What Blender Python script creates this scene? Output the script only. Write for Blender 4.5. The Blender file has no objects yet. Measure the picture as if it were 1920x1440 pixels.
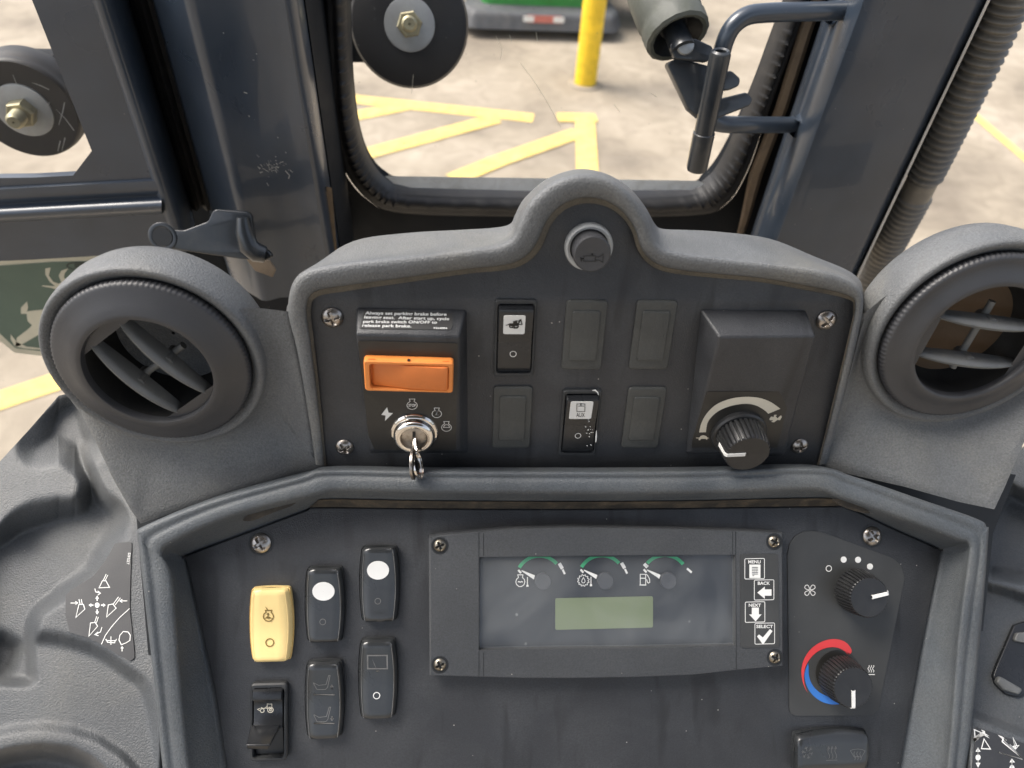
import bpy, bmesh, math, random
import numpy as np
from mathutils import Vector, Matrix
from mathutils.geometry import tessellate_polygon
random.seed(7)
S = bpy.context.scene
COL = S.collection
# ------------------------------------------------------------------ camera
FPX = 1331.0
CAM = Vector((0, 0, 2.1))
_X = Vector((1, 0, -.07)).normalized()
_Z = Vector((92, 1360, 1331)).normalized()
_Y = _Z.cross(_X).normalized(); _X = _Y.cross(_Z).normalized()
ROT = Matrix((_X, _Y, _Z))                    # camera vector -> world
cd = bpy.data.cameras.new('camera'); cam = bpy.data.objects.new('camera', cd); COL.objects.link(cam)
M4 = ROT.to_4x4(); M4.translation = CAM; cam.matrix_world = M4
cd.sensor_width = 36; cd.lens = FPX / 1920 * 36
cd.clip_start = .01; cd.clip_end = 400
cd.dof.use_dof = True; cd.dof.focus_distance = .47; cd.dof.aperture_fstop = 7.5
S.camera = cam
# ------------------------------------------------------------------ light
w = bpy.data.worlds.new('World'); S.world = w; w.use_nodes = True
nt = w.node_tree; bg = nt.nodes['Background']
sky = nt.nodes.new('ShaderNodeTexSky'); sky.sky_type = 'NISHITA'; sky.sun_disc = False
SUN_EL, SUN_AZ = 56, 288     # azimuth of the sun measured clockwise from +Y
sky.sun_elevation = math.radians(SUN_EL); sky.sun_rotation = math.radians(SUN_AZ)
sky.air_density = 1.0; sky.dust_density = 5.0; sky.ozone_density = .6
hs_ = nt.nodes.new('ShaderNodeHueSaturation'); hs_.inputs['Saturation'].default_value = .55      # thin cloud whitens the sky
nt.links.new(sky.outputs[0], hs_.inputs['Color']); nt.links.new(hs_.outputs[0], bg.inputs[0]); bg.inputs[1].default_value = .13
sd = bpy.data.lights.new('sun', 'SUN'); sd.energy = 1.2; sd.angle = math.radians(26); sd.color = (1, .95, .87)
sun = bpy.data.objects.new('sun', sd); COL.objects.link(sun)
az, el = math.radians(SUN_AZ), math.radians(SUN_EL)
sdir = Vector((math.sin(az)*math.cos(el), math.cos(az)*math.cos(el), math.sin(el)))
sun.rotation_euler = sdir.to_track_quat('Z', 'Y').to_euler(); sun.location = (0, -3, 8)
S.view_settings.view_transform = 'Standard'; S.view_settings.look = 'None'
S.view_settings.exposure = 1.35; S.view_settings.gamma = 1
S.render.engine = 'CYCLES'
# ------------------------------------------------------------------ frames
def ray(x, y):
    return ROT @ Vector(((x-960)/FPX, -(y-720)/FPX, -1))
def at_depth(x, y, d): return CAM + ray(x, y)*d
def on_Y(x, y, Y): r = ray(x, y); return CAM + r*(Y/r.y)
def on_Z(x, y, z=0.0): r = ray(x, y); return CAM + r*((z-CAM.z)/r.z)
class Frame:
    def __init__(s, O, U, V):
        s.O = O.copy(); s.U = U.normalized(); s.N = U.cross(V).normalized(); s.V = s.N.cross(s.U)
    def px(s, x, y, h=0.0):
        r = ray(x, y); o = s.O + s.N*h
        return CAM + r*((o-CAM).dot(s.N)/r.dot(s.N))
    def uv(s, x, y, h=0.0):
        d = s.px(x, y, h) - s.O; return (d.dot(s.U), d.dot(s.V))
    def P(s, u, v, h=0.0): return s.O + s.U*u + s.V*v + s.N*h
    def shift(s, h): f = Frame(s.O+s.N*h, s.U, s.V); return f
XW = Vector((1, 0, 0))
UP = Frame(at_depth(1098, 700, .43), XW, ROT @ Vector((93, 2390, 1331)))
LO = Frame(at_depth(960, 1150, .462), XW, ROT @ Vector((0, 1, 0)))
LIP = LO.shift(.022)
def Z(ox, oy, s): return lambda x, y: (ox+x*s, oy+y*s)
Z3 = Z(1140, 0, .40625); Z4 = Z(0, 420, 1/3); Z5 = Z(560, 500, .2917); Z6 = Z(880, 300, .41667); Z7 = Z(1240, 500, .3542)
ZA = Z(660, 560, .2362); ZB = Z(1270, 560, .2362); ZL = Z(0, 800, .4444); Z2 = Z(400, 960, 1/3)
ZC = Z(780, 960, .2291); ZD = Z(1140, 960, .2291); ZE = Z(1440, 960, 1/3); ZF = Z(1680, 860, .4027)
# ------------------------------------------------------------------ materials
def mat(name, col, rough=.5, metal=0, grain=0, gscale=1400, dust=0, dcol=(.22, .19, .14), dscale=25, speck=0,
        coat=0, spec=.5, mottle=.15, bumpd=.0004, rvar=.12, streak=0):
    m = bpy.data.materials.new(name); m.use_nodes = True; t = m.node_tree; N = t.nodes; L = t.links
    b = N['Principled BSDF']; b.inputs['Roughness'].default_value = rough; b.inputs['Metallic'].default_value = metal
    b.inputs['Specular IOR Level'].default_value = spec; b.inputs['Coat Weight'].default_value = coat
    tc = N.new('ShaderNodeTexCoord')
    def noise(sc, det=4, dist=0):
        n = N.new('ShaderNodeTexNoise'); n.inputs['Scale'].default_value = sc; n.inputs['Detail'].default_value = det
        n.inputs['Distortion'].default_value = dist; L.new(tc.outputs['Object'], n.inputs['Vector']); return n
    def ramp(src, a, bb, lo=0, hi=1):
        r = N.new('ShaderNodeMapRange'); r.inputs[1].default_value = a; r.inputs[2].default_value = bb
        r.inputs[3].default_value = lo; r.inputs[4].default_value = hi; L.new(src, r.inputs[0]); return r.outputs[0]
    def mix(f, c1, c2):
        x = N.new('ShaderNodeMix'); x.data_type = 'RGBA'; L.new(f, x.inputs[0])
        for k, c in ((6, c1), (7, c2)):
            if isinstance(c, tuple): x.inputs[k].default_value = (*c[:3], 1)
            else: L.new(c, x.inputs[k])
        return x.outputs[2]
    n1 = noise(18, 5, .4)
    c = mix(ramp(n1.outputs[0], .3, .7), tuple(v*(1-mottle) for v in col), tuple(min(1, v*(1+mottle)) for v in col))
    if dust:
        n2 = noise(dscale, 8, .8); n3 = noise(700, 3)
        f = ramp(n2.outputs[0], .45, .75, 0, dust)
        mm = N.new('ShaderNodeMath'); mm.operation = 'MULTIPLY'; L.new(f, mm.inputs[0])
        L.new(ramp(n3.outputs[0], .35, .65, .4, 1), mm.inputs[1])
        c = mix(mm.outputs[0], c, dcol)
    if grain and gscale > 500:
        gn = noise(gscale*.8, 2); mx = N.new('ShaderNodeMix'); mx.data_type = 'RGBA'; mx.blend_type = 'MULTIPLY'; mx.inputs[0].default_value = 1
        L.new(c, mx.inputs[6]); rr_ = N.new('ShaderNodeMapRange'); rr_.inputs[1].default_value = .3; rr_.inputs[2].default_value = .7; rr_.inputs[3].default_value = 1-.2*grain; rr_.inputs[4].default_value = 1+.2*grain
        L.new(gn.outputs[0], rr_.inputs[0]); L.new(rr_.outputs[0], mx.inputs[7]); c = mx.outputs[2]
    if streak:
        mp = N.new('ShaderNodeMapping'); mp.inputs['Scale'].default_value = (1, .22, .22); L.new(tc.outputs['Object'], mp.inputs[0])
        ns = N.new('ShaderNodeTexNoise'); ns.inputs['Scale'].default_value = 75; ns.inputs['Detail'].default_value = 5; ns.inputs['Distortion'].default_value = .6; L.new(mp.outputs[0], ns.inputs['Vector'])
        c = mix(ramp(ns.outputs[0], .56, .70, 0, streak), c, tuple(v*.45 for v in col))
    if speck:
        v = N.new('ShaderNodeTexVoronoi'); v.inputs['Scale'].default_value = 110; L.new(tc.outputs['Object'], v.inputs['Vector'])
        n4 = noise(37, 2)
        a = ramp(v.outputs['Distance'], .028, .05, 1, 0)
        g = ramp(n4.outputs[0], .5, .56, 0, speck)
        mm = N.new('ShaderNodeMath'); mm.operation = 'MULTIPLY'; L.new(a, mm.inputs[0]); L.new(g, mm.inputs[1])
        c = mix(mm.outputs[0], c, (.45, .43, .38))
    L.new(c, b.inputs['Base Color'])
    L.new(ramp(noise(9, 6, 1).outputs[0], .3, .7, max(.03, rough-rvar*rough*2), min(1, rough+rvar*rough*2)), b.inputs['Roughness'])
    if grain:
        g = noise(gscale, 3); bp = N.new('ShaderNodeBump'); bp.inputs['Strength'].default_value = grain
        bp.inputs['Distance'].default_value = bumpd
        L.new(g.outputs[0], bp.inputs['Height']); L.new(bp.outputs[0], b.inputs['Normal'])
    return m
M = {}
M['shroud'] = mat('shroud_plastic', (.108, .113, .117), .55, grain=.9, gscale=1000, dust=.55, dcol=(.20, .19, .16), dscale=13, speck=.5, bumpd=.0006)
M['frame'] = mat('frame_plastic', (.066, .075, .084), .5, grain=.8, gscale=1000, dust=.4, dcol=(.17, .17, .155), dscale=15, speck=.7, bumpd=.0006)
M['face'] = mat('faceplate_plastic', (.026, .0275, .031), .45, streak=.7, grain=.7, gscale=1200, dust=.6, dcol=(.060, .063, .066), dscale=20, speck=1, bumpd=.0004)
M['console'] = mat('console_plastic', (.062, .067, .072), .5, grain=.8, gscale=1000, dust=.6, dcol=(.14, .135, .12), dscale=12, speck=.5, bumpd=.0006)
M['groove'] = mat('dusty_groove', (.10, .088, .068), .8, grain=.8, gscale=900, dust=.8, dcol=(.035, .034, .033), dscale=60)
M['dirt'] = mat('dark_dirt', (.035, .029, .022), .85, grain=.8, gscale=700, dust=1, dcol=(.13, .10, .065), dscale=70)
M['bump'] = mat('black_bumper_rubber', (.007, .007, .008), .55, grain=.2, dust=.2, dcol=(.03, .028, .025), dscale=26, speck=.6)
M['ring'] = mat('vent_ring_plastic', (.036, .037, .041), .45, grain=.25, gscale=1800, dust=.15, dcol=(.09, .09, .085))
M['blade'] = mat('vent_blade_plastic', (.11, .112, .11), .4, grain=.2, dust=.8, dcol=(.16, .16, .145), dscale=60)
M['dark'] = mat('black_plastic', (.010, .011, .012), .5, grain=.2)
M['gloss'] = mat('gloss_black_plastic', (.013, .014, .016), .28, dust=.1, dcol=(.06, .06, .055), dscale=60, speck=.3)
M['contura'] = mat('switch_plastic', (.023, .025, .027), .3, coat=.35, grain=.15, gscale=2500, dust=.2, dcol=(.07, .07, .065), dscale=60, speck=.3)
M['facet'] = mat('switch_side_gloss', (.03, .032, .035), .22)
M['blank'] = mat('blank_plug_plastic', (.043, .045, .043), .5, grain=.5, gscale=1500, dust=.35, dcol=(.10, .10, .09), dscale=90)
M['bezel'] = mat('bezel_plastic', (.022, .024, .026), .5, grain=.3, dust=.3, dcol=(.09, .085, .075), dscale=60)
M['knob'] = mat('knob_plastic', (.014, .0145, .016), .4, grain=.3, gscale=2500, dust=.3, dcol=(.06, .06, .055), dscale=70)
M['decal'] = mat('black_decal', (.017, .0165, .0155), .42, grain=.1, dust=.4, dcol=(.05, .048, .042), dscale=50)
M['pad'] = mat('charcoal_decal', (.030, .031, .034), .55, grain=.2, dust=.3, dcol=(.06, .06, .058), dscale=40)
M['hvac'] = mat('climate_decal', (.038, .039, .039), .5, grain=.15, gscale=3000, dust=.3, dcol=(.07, .07, .065), dscale=35, speck=.5)
M['white'] = mat('white_print', (.72, .72, .70), .6, mottle=.05)
M['cream'] = mat('cream_print', (.62, .58, .48), .6, mottle=.06, dust=.3, dcol=(.35, .31, .24), dscale=60)
M['faint'] = mat('worn_grey_print', (.15, .15, .147), .6, dust=.8, dcol=(.06, .06, .06), dscale=160)
M['engrave'] = mat('dark_engraved_line', (.012, .012, .012), .7)
M['black'] = mat('black_print', (.01, .01, .01), .5)
M['orange'] = mat('orange_plastic', (.80, .26, .055), .45, grain=.1, dust=.3, dcol=(.45, .20, .08), dscale=50)
M['orange2'] = mat('dark_orange_plastic', (.68, .19, .04), .42, dust=.3, dcol=(.38, .13, .04), dscale=40)
M['yellow'] = mat('pale_yellow_plastic', (.80, .60, .26), .42, dust=.15, dcol=(.55, .38, .12), dscale=40, speck=.0)
M['yellowprint'] = mat('olive_print', (.17, .11, .02), .6)
M['red'] = mat('red_print', (.62, .045, .05), .55)
M['blue'] = mat('blue_print', (.03, .16, .52), .55)
M['green'] = mat('green_print', (.02, .40, .16), .5)
M['lcd'] = mat('lcd_panel', (.155, .19, .10), .35, mottle=.06)
M['hub'] = mat('gauge_hub', (.045, .047, .052), .4)
M['disp'] = mat('display_face', (.020, .022, .025), .4, mottle=.2)
M['house'] = mat('cluster_plastic', (.045, .048, .052), .5, grain=.8, gscale=1200, dust=.15, dcol=(.09, .09, .085), speck=.7)
M['steel'] = mat('worn_steel', (.40, .37, .34), .36, metal=1, dust=.8, dcol=(.10, .085, .07), dscale=220, rvar=.3)
M['bolt'] = mat('tarnished_bolt', (.30, .27, .22), .38, metal=1, dust=.8, dcol=(.05, .045, .035), dscale=260)
M['chrome'] = mat('chrome', (.74, .71, .67), .16, metal=1, dust=.2, dcol=(.25, .2, .16), dscale=150, rvar=.35)
M['alu'] = mat('grey_horn_ring', (.36, .37, .37), .5, dust=.4, dcol=(.14, .14, .14), dscale=60)
M['zinc'] = mat('yellow_zinc', (.36, .33, .22), .48, metal=.8, dust=.7, dcol=(.20, .17, .10), dscale=150)
M['washer'] = mat('grey_washer', (.36, .37, .37), .45, metal=.6, dust=.4, dcol=(.22, .21, .18), dscale=60)
M['paint'] = mat('slate_blue_paint', (.029, .040, .057), .32, coat=.3, dust=.16, dcol=(.085, .09, .09), dscale=9, speck=.5, grain=.12, gscale=120, bumpd=.0006)
M['paintd'] = mat('dark_frame_paint', (.008, .010, .013), .7, spec=.2, dust=.2, dcol=(.04, .038, .035), dscale=14, speck=.5, grain=.2, gscale=300)
M['rubber'] = mat('black_rubber', (.014, .014, .015), .5, grain=.3, gscale=600, dust=.4, dcol=(.055, .052, .045), dscale=40)
M['hose'] = mat('hose_rubber', (.15, .138, .118), .5, dust=.7, dcol=(.30, .27, .22), dscale=50)
M['tan'] = mat('tan_foam', (.20, .15, .10), .9, dust=.7, dcol=(.07, .055, .04), dscale=40, grain=.8, gscale=400)
M['latch'] = mat('latch_black_paint', (.017, .021, .026), .32, coat=.3, dust=.4, dcol=(.08, .075, .065), dscale=50, grain=.1, gscale=200)
M['sill'] = mat('sky_sheen_sill', (.60, .65, .69), .5, dust=.4, dcol=(.2, .2, .19), dscale=80)  # pale tone paints the sky's reflection onto the sill lip
M['boll'] = mat('yellow_bollard_paint', (.78, .52, .02), .5, dust=.25, dcol=(.5, .36, .1), dscale=6)
M['stripe'] = mat('yellow_road_paint', (.70, .50, .14), .8, dust=.55, dcol=(.50, .41, .25), dscale=7, grain=.3, gscale=60)
M['mgreen'] = mat('green_body_paint', (.03, .22, .04), .4)
M['salmon'] = mat('reflective_red', (.50, .16, .13), .5)
M['mgrey'] = mat('grey_bumper_plastic', (.07, .073, .078), .6, dust=.4, dcol=(.15, .14, .12), dscale=8)
M['tyre'] = mat('tyre_rubber', (.02, .02, .02), .8)
M['shield'] = mat('green_decal', (.075, .115, .088), .55, mottle=.08, dust=.2, dcol=(.12, .16, .13), dscale=10)
M['shieldline'] = mat('cream_decal', (.48, .46, .36), .6)
M['brown'] = mat('brown_duct', (.13, .085, .05), .9, dust=.4, dcol=(.11, .08, .05), dscale=60, grain=.5, gscale=500)
M['duct'] = mat('dusty_black_duct', (.012, .012, .012), .7, dust=.35, dcol=(.06, .055, .045), dscale=40)
M['knobrub'] = mat('grey_green_knob', (.075, .08, .068), .6, dust=.7, dcol=(.05, .055, .035), dscale=60, grain=.5, gscale=300)
M['post'] = mat('grey_galvanised', (.42, .43, .41), .5)
# concrete ground
def concrete():
    m = bpy.data.materials.new('concrete'); m.use_nodes = True; t = m.node_tree; N = t.nodes; L = t.links
    b = N['Principled BSDF']; b.inputs['Roughness'].default_value = .85
    tc = N.new('ShaderNodeTexCoord')
    def nz(s, d, dist=0):
        n = N.new('ShaderNodeTexNoise'); n.inputs['Scale'].default_value = s; n.inputs['Detail'].default_value = d
        n.inputs['Distortion'].default_value = dist; L.new(tc.outputs['Object'], n.inputs['Vector']); return n
    r = N.new('ShaderNodeValToRGB'); L.new(nz(.9, 9, .3).outputs[0], r.inputs[0])
    e = r.color_ramp.elements; e[0].position = .33; e[0].color = (.185, .155, .118, 1); e[1].position = .62; e[1].color = (.35, .30, .232, 1)
    e2 = r.color_ramp.elements.new(.48); e2.color = (.285, .242, .182, 1)
    r2 = N.new('ShaderNodeValToRGB'); L.new(nz(6, 9, 1.2).outputs[0], r2.inputs[0])
    e = r2.color_ramp.elements; e[0].position = .3; e[0].color = (.84, .83, .82, 1); e[1].position = .68; e[1].color = (1.1, 1.1, 1.1, 1)
    x = N.new('ShaderNodeMix'); x.data_type = 'RGBA'; x.blend_type = 'MULTIPLY'; x.inputs[0].default_value = 1
    L.new(r.outputs[0], x.inputs[6]); L.new(r2.outputs[0], x.inputs[7]); L.new(x.outputs[2], b.inputs['Base Color'])
    bp = N.new('ShaderNodeBump'); bp.inputs['Distance'].default_value = .004; bp.inputs['Strength'].default_value = .5
    L.new(nz(60, 6).outputs[0], bp.inputs['Height']); L.new(bp.outputs[0], b.inputs['Normal'])
    return m
M['concrete'] = concrete()
def glassmat(name, haze=.03, hcol=(.7, .7, .66), rough=.02, gl=1.0, scratch=True):
    m = bpy.data.materials.new(name); m.use_nodes = True; t = m.node_tree; N = t.nodes; L = t.links
    N.remove(N['Principled BSDF']); out = N['Material Output']
    tr = N.new('ShaderNodeBsdfTransparent'); g = N.new('ShaderNodeBsdfGlossy'); g.inputs['Roughness'].default_value = rough
    d = N.new('ShaderNodeBsdfDiffuse'); d.inputs[0].default_value = (*hcol, 1)
    lw_ = N.new('ShaderNodeLayerWeight'); lw_.inputs[0].default_value = .5
    pw = N.new('ShaderNodeMath'); pw.operation = 'POWER'; pw.inputs[1].default_value = 5; L.new(lw_.outputs['Facing'], pw.inputs[0])
    fr = N.new('ShaderNodeMath'); fr.operation = 'MULTIPLY_ADD'; fr.inputs[1].default_value = .9; fr.inputs[2].default_value = .045; L.new(pw.outputs[0], fr.inputs[0])
    mu = N.new('ShaderNodeMath'); mu.operation = 'MULTIPLY'; mu.inputs[1].default_value = gl; L.new(fr.outputs[0], mu.inputs[0])
    a = N.new('ShaderNodeMixShader'); L.new(mu.outputs[0], a.inputs[0]); L.new(tr.outputs[0], a.inputs[1]); L.new(g.outputs[0], a.inputs[2])
    tc = N.new('ShaderNodeTexCoord'); n = N.new('ShaderNodeTexNoise'); n.inputs['Scale'].default_value = 14; n.inputs['Detail'].default_value = 8
    n.inputs['Distortion'].default_value = 1.2; L.new(tc.outputs['Object'], n.inputs['Vector'])
    r = N.new('ShaderNodeMapRange'); r.inputs[1].default_value = .35; r.inputs[2].default_value = .75; r.inputs[3].default_value = haze*.1; r.inputs[4].default_value = haze*3.5
    L.new(n.outputs[0], r.inputs[0])
    v = N.new('ShaderNodeTexVoronoi'); v.inputs['Scale'].default_value = 60; L.new(tc.outputs['Object'], v.inputs['Vector'])
    r2 = N.new('ShaderNodeMapRange'); r2.inputs[1].default_value = .03; r2.inputs[2].default_value = .07; r2.inputs[3].default_value = .22; r2.inputs[4].default_value = 0
    L.new(v.outputs['Distance'], r2.inputs[0])
    ad = N.new('ShaderNodeMath'); ad.operation = 'ADD'; ad.use_clamp = True; L.new(r.outputs[0], ad.inputs[0]); L.new(r2.outputs[0], ad.inputs[1])
    bb = N.new('ShaderNodeMixShader'); L.new(ad.outputs[0], bb.inputs[0]); L.new(a.outputs[0], bb.inputs[1]); L.new(d.outputs[0], bb.inputs[2])
    L.new(bb.outputs[0], out.inputs[0]); return m
M['glass'] = glassmat('dusty_window_glass', .006, gl=.45)
M['lens'] = glassmat('display_lens', .04, (.62, .64, .63), .10, 1.2)  # haze is lens dirt and also paints in pale reflections
# ------------------------------------------------------------------ mesh builder
class MB:
    def __init__(s): s.v = []; s.f = []
    def add(s, vs, fs):
        o = len(s.v); s.v += [Vector(p) for p in vs]; s.f += [tuple(i+o for i in f) for f in fs]; return s
    def loft(s, rings, closed=True, cap0=False, cap1=False):
        n = len(rings[0]); vs = [p for r in rings for p in r]; fs = []
        for k in range(len(rings)-1):
            for i in range(n if closed else n-1):
                j = (i+1) % n; fs.append((k*n+i, k*n+j, (k+1)*n+j, (k+1)*n+i))
        if cap0: fs.append(tuple(reversed(range(n))))
        if cap1: fs.append(tuple(range((len(rings)-1)*n, len(rings)*n)))
        return s.add(vs, fs)
    def poly(s, pts):                      # flat, possibly concave
        tri = tessellate_polygon([[Vector(p) for p in pts]])
        return s.add(pts, [tuple(t) for t in tri])
    def slab(s, F, out, h0, h1, bev=0.0, seg=3, taper=0.0):   # out: list of (u,v) ccw
        out = ccw(out); n = len(out)
        rings = [[F.P(u, v, h0) for u, v in out]]
        if bev:
            for k in range(seg+1):
                a = math.pi/2*k/seg; o = offset(out, -(bev*(1-math.cos(a)) + taper))
                rings.append([F.P(u, v, h1-bev+bev*math.sin(a)) for u, v in o])
        else: rings.append([F.P(u, v, h1) for u, v in offset(out, -taper)])
        s.loft(rings)
        s.poly(rings[-1]); return s
    def tube(s, path, rad, seg=14, caps=True):
        rings = []; n = len(path); up = None
        for i, p in enumerate(path):
            t = (path[min(i+1, n-1)] - path[max(i-1, 0)]).normalized()
            if up is None: up = t.orthogonal().normalized()
            up = (up - t*up.dot(t)).normalized(); b = t.cross(up)
            r = rad(i/(n-1)) if callable(rad) else rad
            rings.append([p + (up*math.cos(a)+b*math.sin(a))*r for a in (2*math.pi*k/seg for k in range(seg))])
        return s.loft(rings, True, caps, caps)
    def lathe(s, O, Nn, prof, seg=48, mod=None, U=None, a0=0, a1=None, cap=False):
        Nn = Nn.normalized(); U = (U or Nn.orthogonal()); U = (U-Nn*U.dot(Nn)).normalized(); V = Nn.cross(U)
        full = a1 is None; a1 = a1 if a1 is not None else 2*math.pi
        rings = []
        for k, (r, h) in enumerate(prof):
            ring = []
            for i in range(seg + (0 if full else 1)):
                a = a0+(a1-a0)*i/seg; rr = r*(mod(i, k) if mod else 1)
                ring.append(O + (U*math.cos(a)+V*math.sin(a))*rr + Nn*h)
            rings.append(ring)
        return s.loft(rings, full, cap1=cap)
    def stroke(s, F, pts, wd, h=0.0, closed=False):
        pts = [Vector(p) for p in pts]; n = len(pts); L_, R_ = [], []
        for i in range(n):
            if closed: a, b = pts[i-1], pts[(i+1) % n]
            else: a, b = pts[max(i-1, 0)], pts[min(i+1, n-1)]
            d1 = (pts[i]-a); d2 = (b-pts[i])
            if d1.length < 1e-9: d1 = d2
            if d2.length < 1e-9: d2 = d1
            d1 = d1.normalized(); d2 = d2.normalized(); t = (d1+d2)
            t = t.normalized() if t.length > 1e-6 else d1
            nn = Vector((-t.y, t.x)); k = 1/max(.5, abs(nn.dot(Vector((-d1.y, d1.x)))))
            ww = wd[i] if isinstance(wd, (list, tuple)) else wd
            L_.append(pts[i]+nn*ww/2*k); R_.append(pts[i]-nn*ww/2*k)
        vs = [F.P(p.x, p.y, h) for p in L_] + [F.P(p.x, p.y, h) for p in R_]
        fs = [(i, i+n, (i+1) % n+n, (i+1) % n) for i in range(n if closed else n-1)]
        return s.add(vs, fs)
    def build(s, name, m, parent=None, sharp=38, bevel=None, origin=None, tag=None):
        me = bpy.data.meshes.new(name)
        c = origin or (sum(s.v, Vector())/len(s.v))
        if parent is not None: c = c.copy()
        me.from_pydata([p-c for p in s.v], [], s.f); me.update()
        bm = bmesh.new(); bm.from_mesh(me)
        bmesh.ops.remove_doubles(bm, verts=bm.verts, dist=1e-6)
        if bevel:
            es = [e for e in bm.edges if len(e.link_faces) == 2 and e.calc_face_angle(0) > math.radians(25)]
            bmesh.ops.bevel(bm, geom=es, offset=bevel, segments=4, profile=.5, affect='EDGES', clamp_overlap=True)
        bmesh.ops.recalc_face_normals(bm, faces=bm.faces); bm.to_mesh(me); bm.free()
        me.polygons.foreach_set('use_smooth', [True]*len(me.polygons)); me.set_sharp_from_angle(angle=math.radians(sharp))
        for mm in (m if isinstance(m, list) else [m]): me.materials.append(M[mm])
        o = bpy.data.objects.new(name, me); COL.objects.link(o)
        if parent is not None: o.parent = parent; o.location = c - wloc(parent)
        else: o.location = c
        if tag: label(o, *tag)
        return o
def wloc(o):
    l = Vector(o.location)
    while o.parent: o = o.parent; l = l+Vector(o.location)
    return l
def label(o, lab=None, cat=None, group=None, kind=None):
    if lab: o['label'] = lab
    if cat: o['category'] = cat
    if group: o['group'] = group
    if kind: o['kind'] = kind
def thing(name, loc, lab, cat, group=None):
    o = bpy.data.objects.new(name, None); COL.objects.link(o); o.location = loc; o.empty_display_size = .02
    label(o, lab, cat, group); return o
def copy_part(o, parent, delta):
    c = o.copy(); COL.objects.link(c); c.parent = parent
    c.location = Vector(o.location) + delta
    for ch in list(o.children):
        d = ch.copy(); COL.objects.link(d); d.parent = c; d.location = Vector(ch.location)
    return c
def ccw(p):
    a = sum(p[i-1][0]*p[i][1]-p[i][0]*p[i-1][1] for i in range(len(p)))
    return list(p) if a > 0 else list(reversed(p))
def offset(p, d):                       # outward for ccw when d > 0
    n = len(p); r = []
    for i in range(n):
        a = Vector(p[i-1]); b = Vector(p[i]); c = Vector(p[(i+1) % n])
        e1 = (b-a); e2 = (c-b)
        if e1.length < 1e-9: e1 = e2
        if e2.length < 1e-9: e2 = e1
        e1 = e1.normalized(); e2 = e2.normalized()
        n1 = Vector((e1.y, -e1.x)); n2 = Vector((e2.y, -e2.x)); m = n1+n2
        m = m.normalized() if m.length > 1e-6 else n1
        k = d/max(.45, m.dot(n1)); r.append(tuple(b+m*k))
    return r
def fillet(p, r, seg=6):
    n = len(p); out = []
    for i in range(n):
        a = Vector(p[i-1]); b = Vector(p[i]); c = Vector(p[(i+1) % n]); rr = r[i] if isinstance(r, (list, tuple)) else r
        d1 = (a-b); d2 = (c-b); L = min(d1.length, d2.length)*.49
        if rr <= 0: out.append(tuple(b)); continue
        d1.normalize(); d2.normalize(); ang = d1.angle(d2); t = min(L, rr/max(1e-6, math.tan(ang/2)))
        p1 = b+d1*t; p2 = b+d2*t
        for k in range(seg+1):
            s = k/seg; out.append(tuple(p1*(1-s)**2 + b*2*s*(1-s) + p2*s*s))
    return out
def rrect(cx, cy, w, h, r, seg=5): return fillet([(cx-w/2, cy-h/2), (cx+w/2, cy-h/2), (cx+w/2, cy+h/2), (cx-w/2, cy+h/2)], r, seg)
def circ(cx, cy, r, n=32, ry=None): return [(cx+r*math.cos(2*math.pi*i/n), cy+(ry or r)*math.sin(2*math.pi*i/n)) for i in range(n)]
def smooth(pts, k=4, closed=False):        # Catmull-Rom for tuples of any length
    out = []; n = len(pts); A = [np.array(p, float) for p in pts]
    for i in range(n if closed else n-1):
        p0 = A[i-1] if (closed or i > 0) else A[0]; p1 = A[i]; p2 = A[(i+1) % n]; p3 = A[(i+2) % n] if (closed or i+2 < n) else A[-1]
        for j in range(k):
            t = j/k; out.append(tuple(.5*((2*p1)+(p2-p0)*t+(2*p0-5*p1+4*p2-p3)*t*t+(3*p1-p0-3*p2+p3)*t**3)))
    if not closed: out.append(tuple(A[-1]))
    return out
def text_into(mb, F, s, bl, br, tl, h=0.0, bold=.0):
    """text mesh fitted to pixel points: baseline-left, baseline-right, cap-top-left"""
    cu = bpy.data.curves.new('t', 'FONT'); cu.body = s; cu.offset = bold; cu.resolution_u = 3
    o = bpy.data.objects.new('t', cu); COL.objects.link(o); bpy.context.view_layer.update()
    me = bpy.data.meshes.new_from_object(o.evaluated_get(bpy.context.evaluated_depsgraph_get()))
    x = [v.co.x for v in me.vertices]; x0, x1 = min(x), max(x); cap = .70
    a = Vector(F.uv(*bl, h)); b = Vector(F.uv(*br, h)); c = Vector(F.uv(*tl, h))
    vs = []
    for v in me.vertices:
        q = a + (b-a)*((v.co.x-x0)/(x1-x0)) + (c-a)*(v.co.y/cap); vs.append(F.P(q.x, q.y, h))
    mb.add(vs, [tuple(p.vertices) for p in me.polygons])
    bpy.data.objects.remove(o); bpy.data.curves.remove(cu); bpy.data.meshes.remove(me)
def UV(F, pts, z=None, h=0.0): return [F.uv(*(z(*p) if z else p), h) for p in pts]
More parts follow.
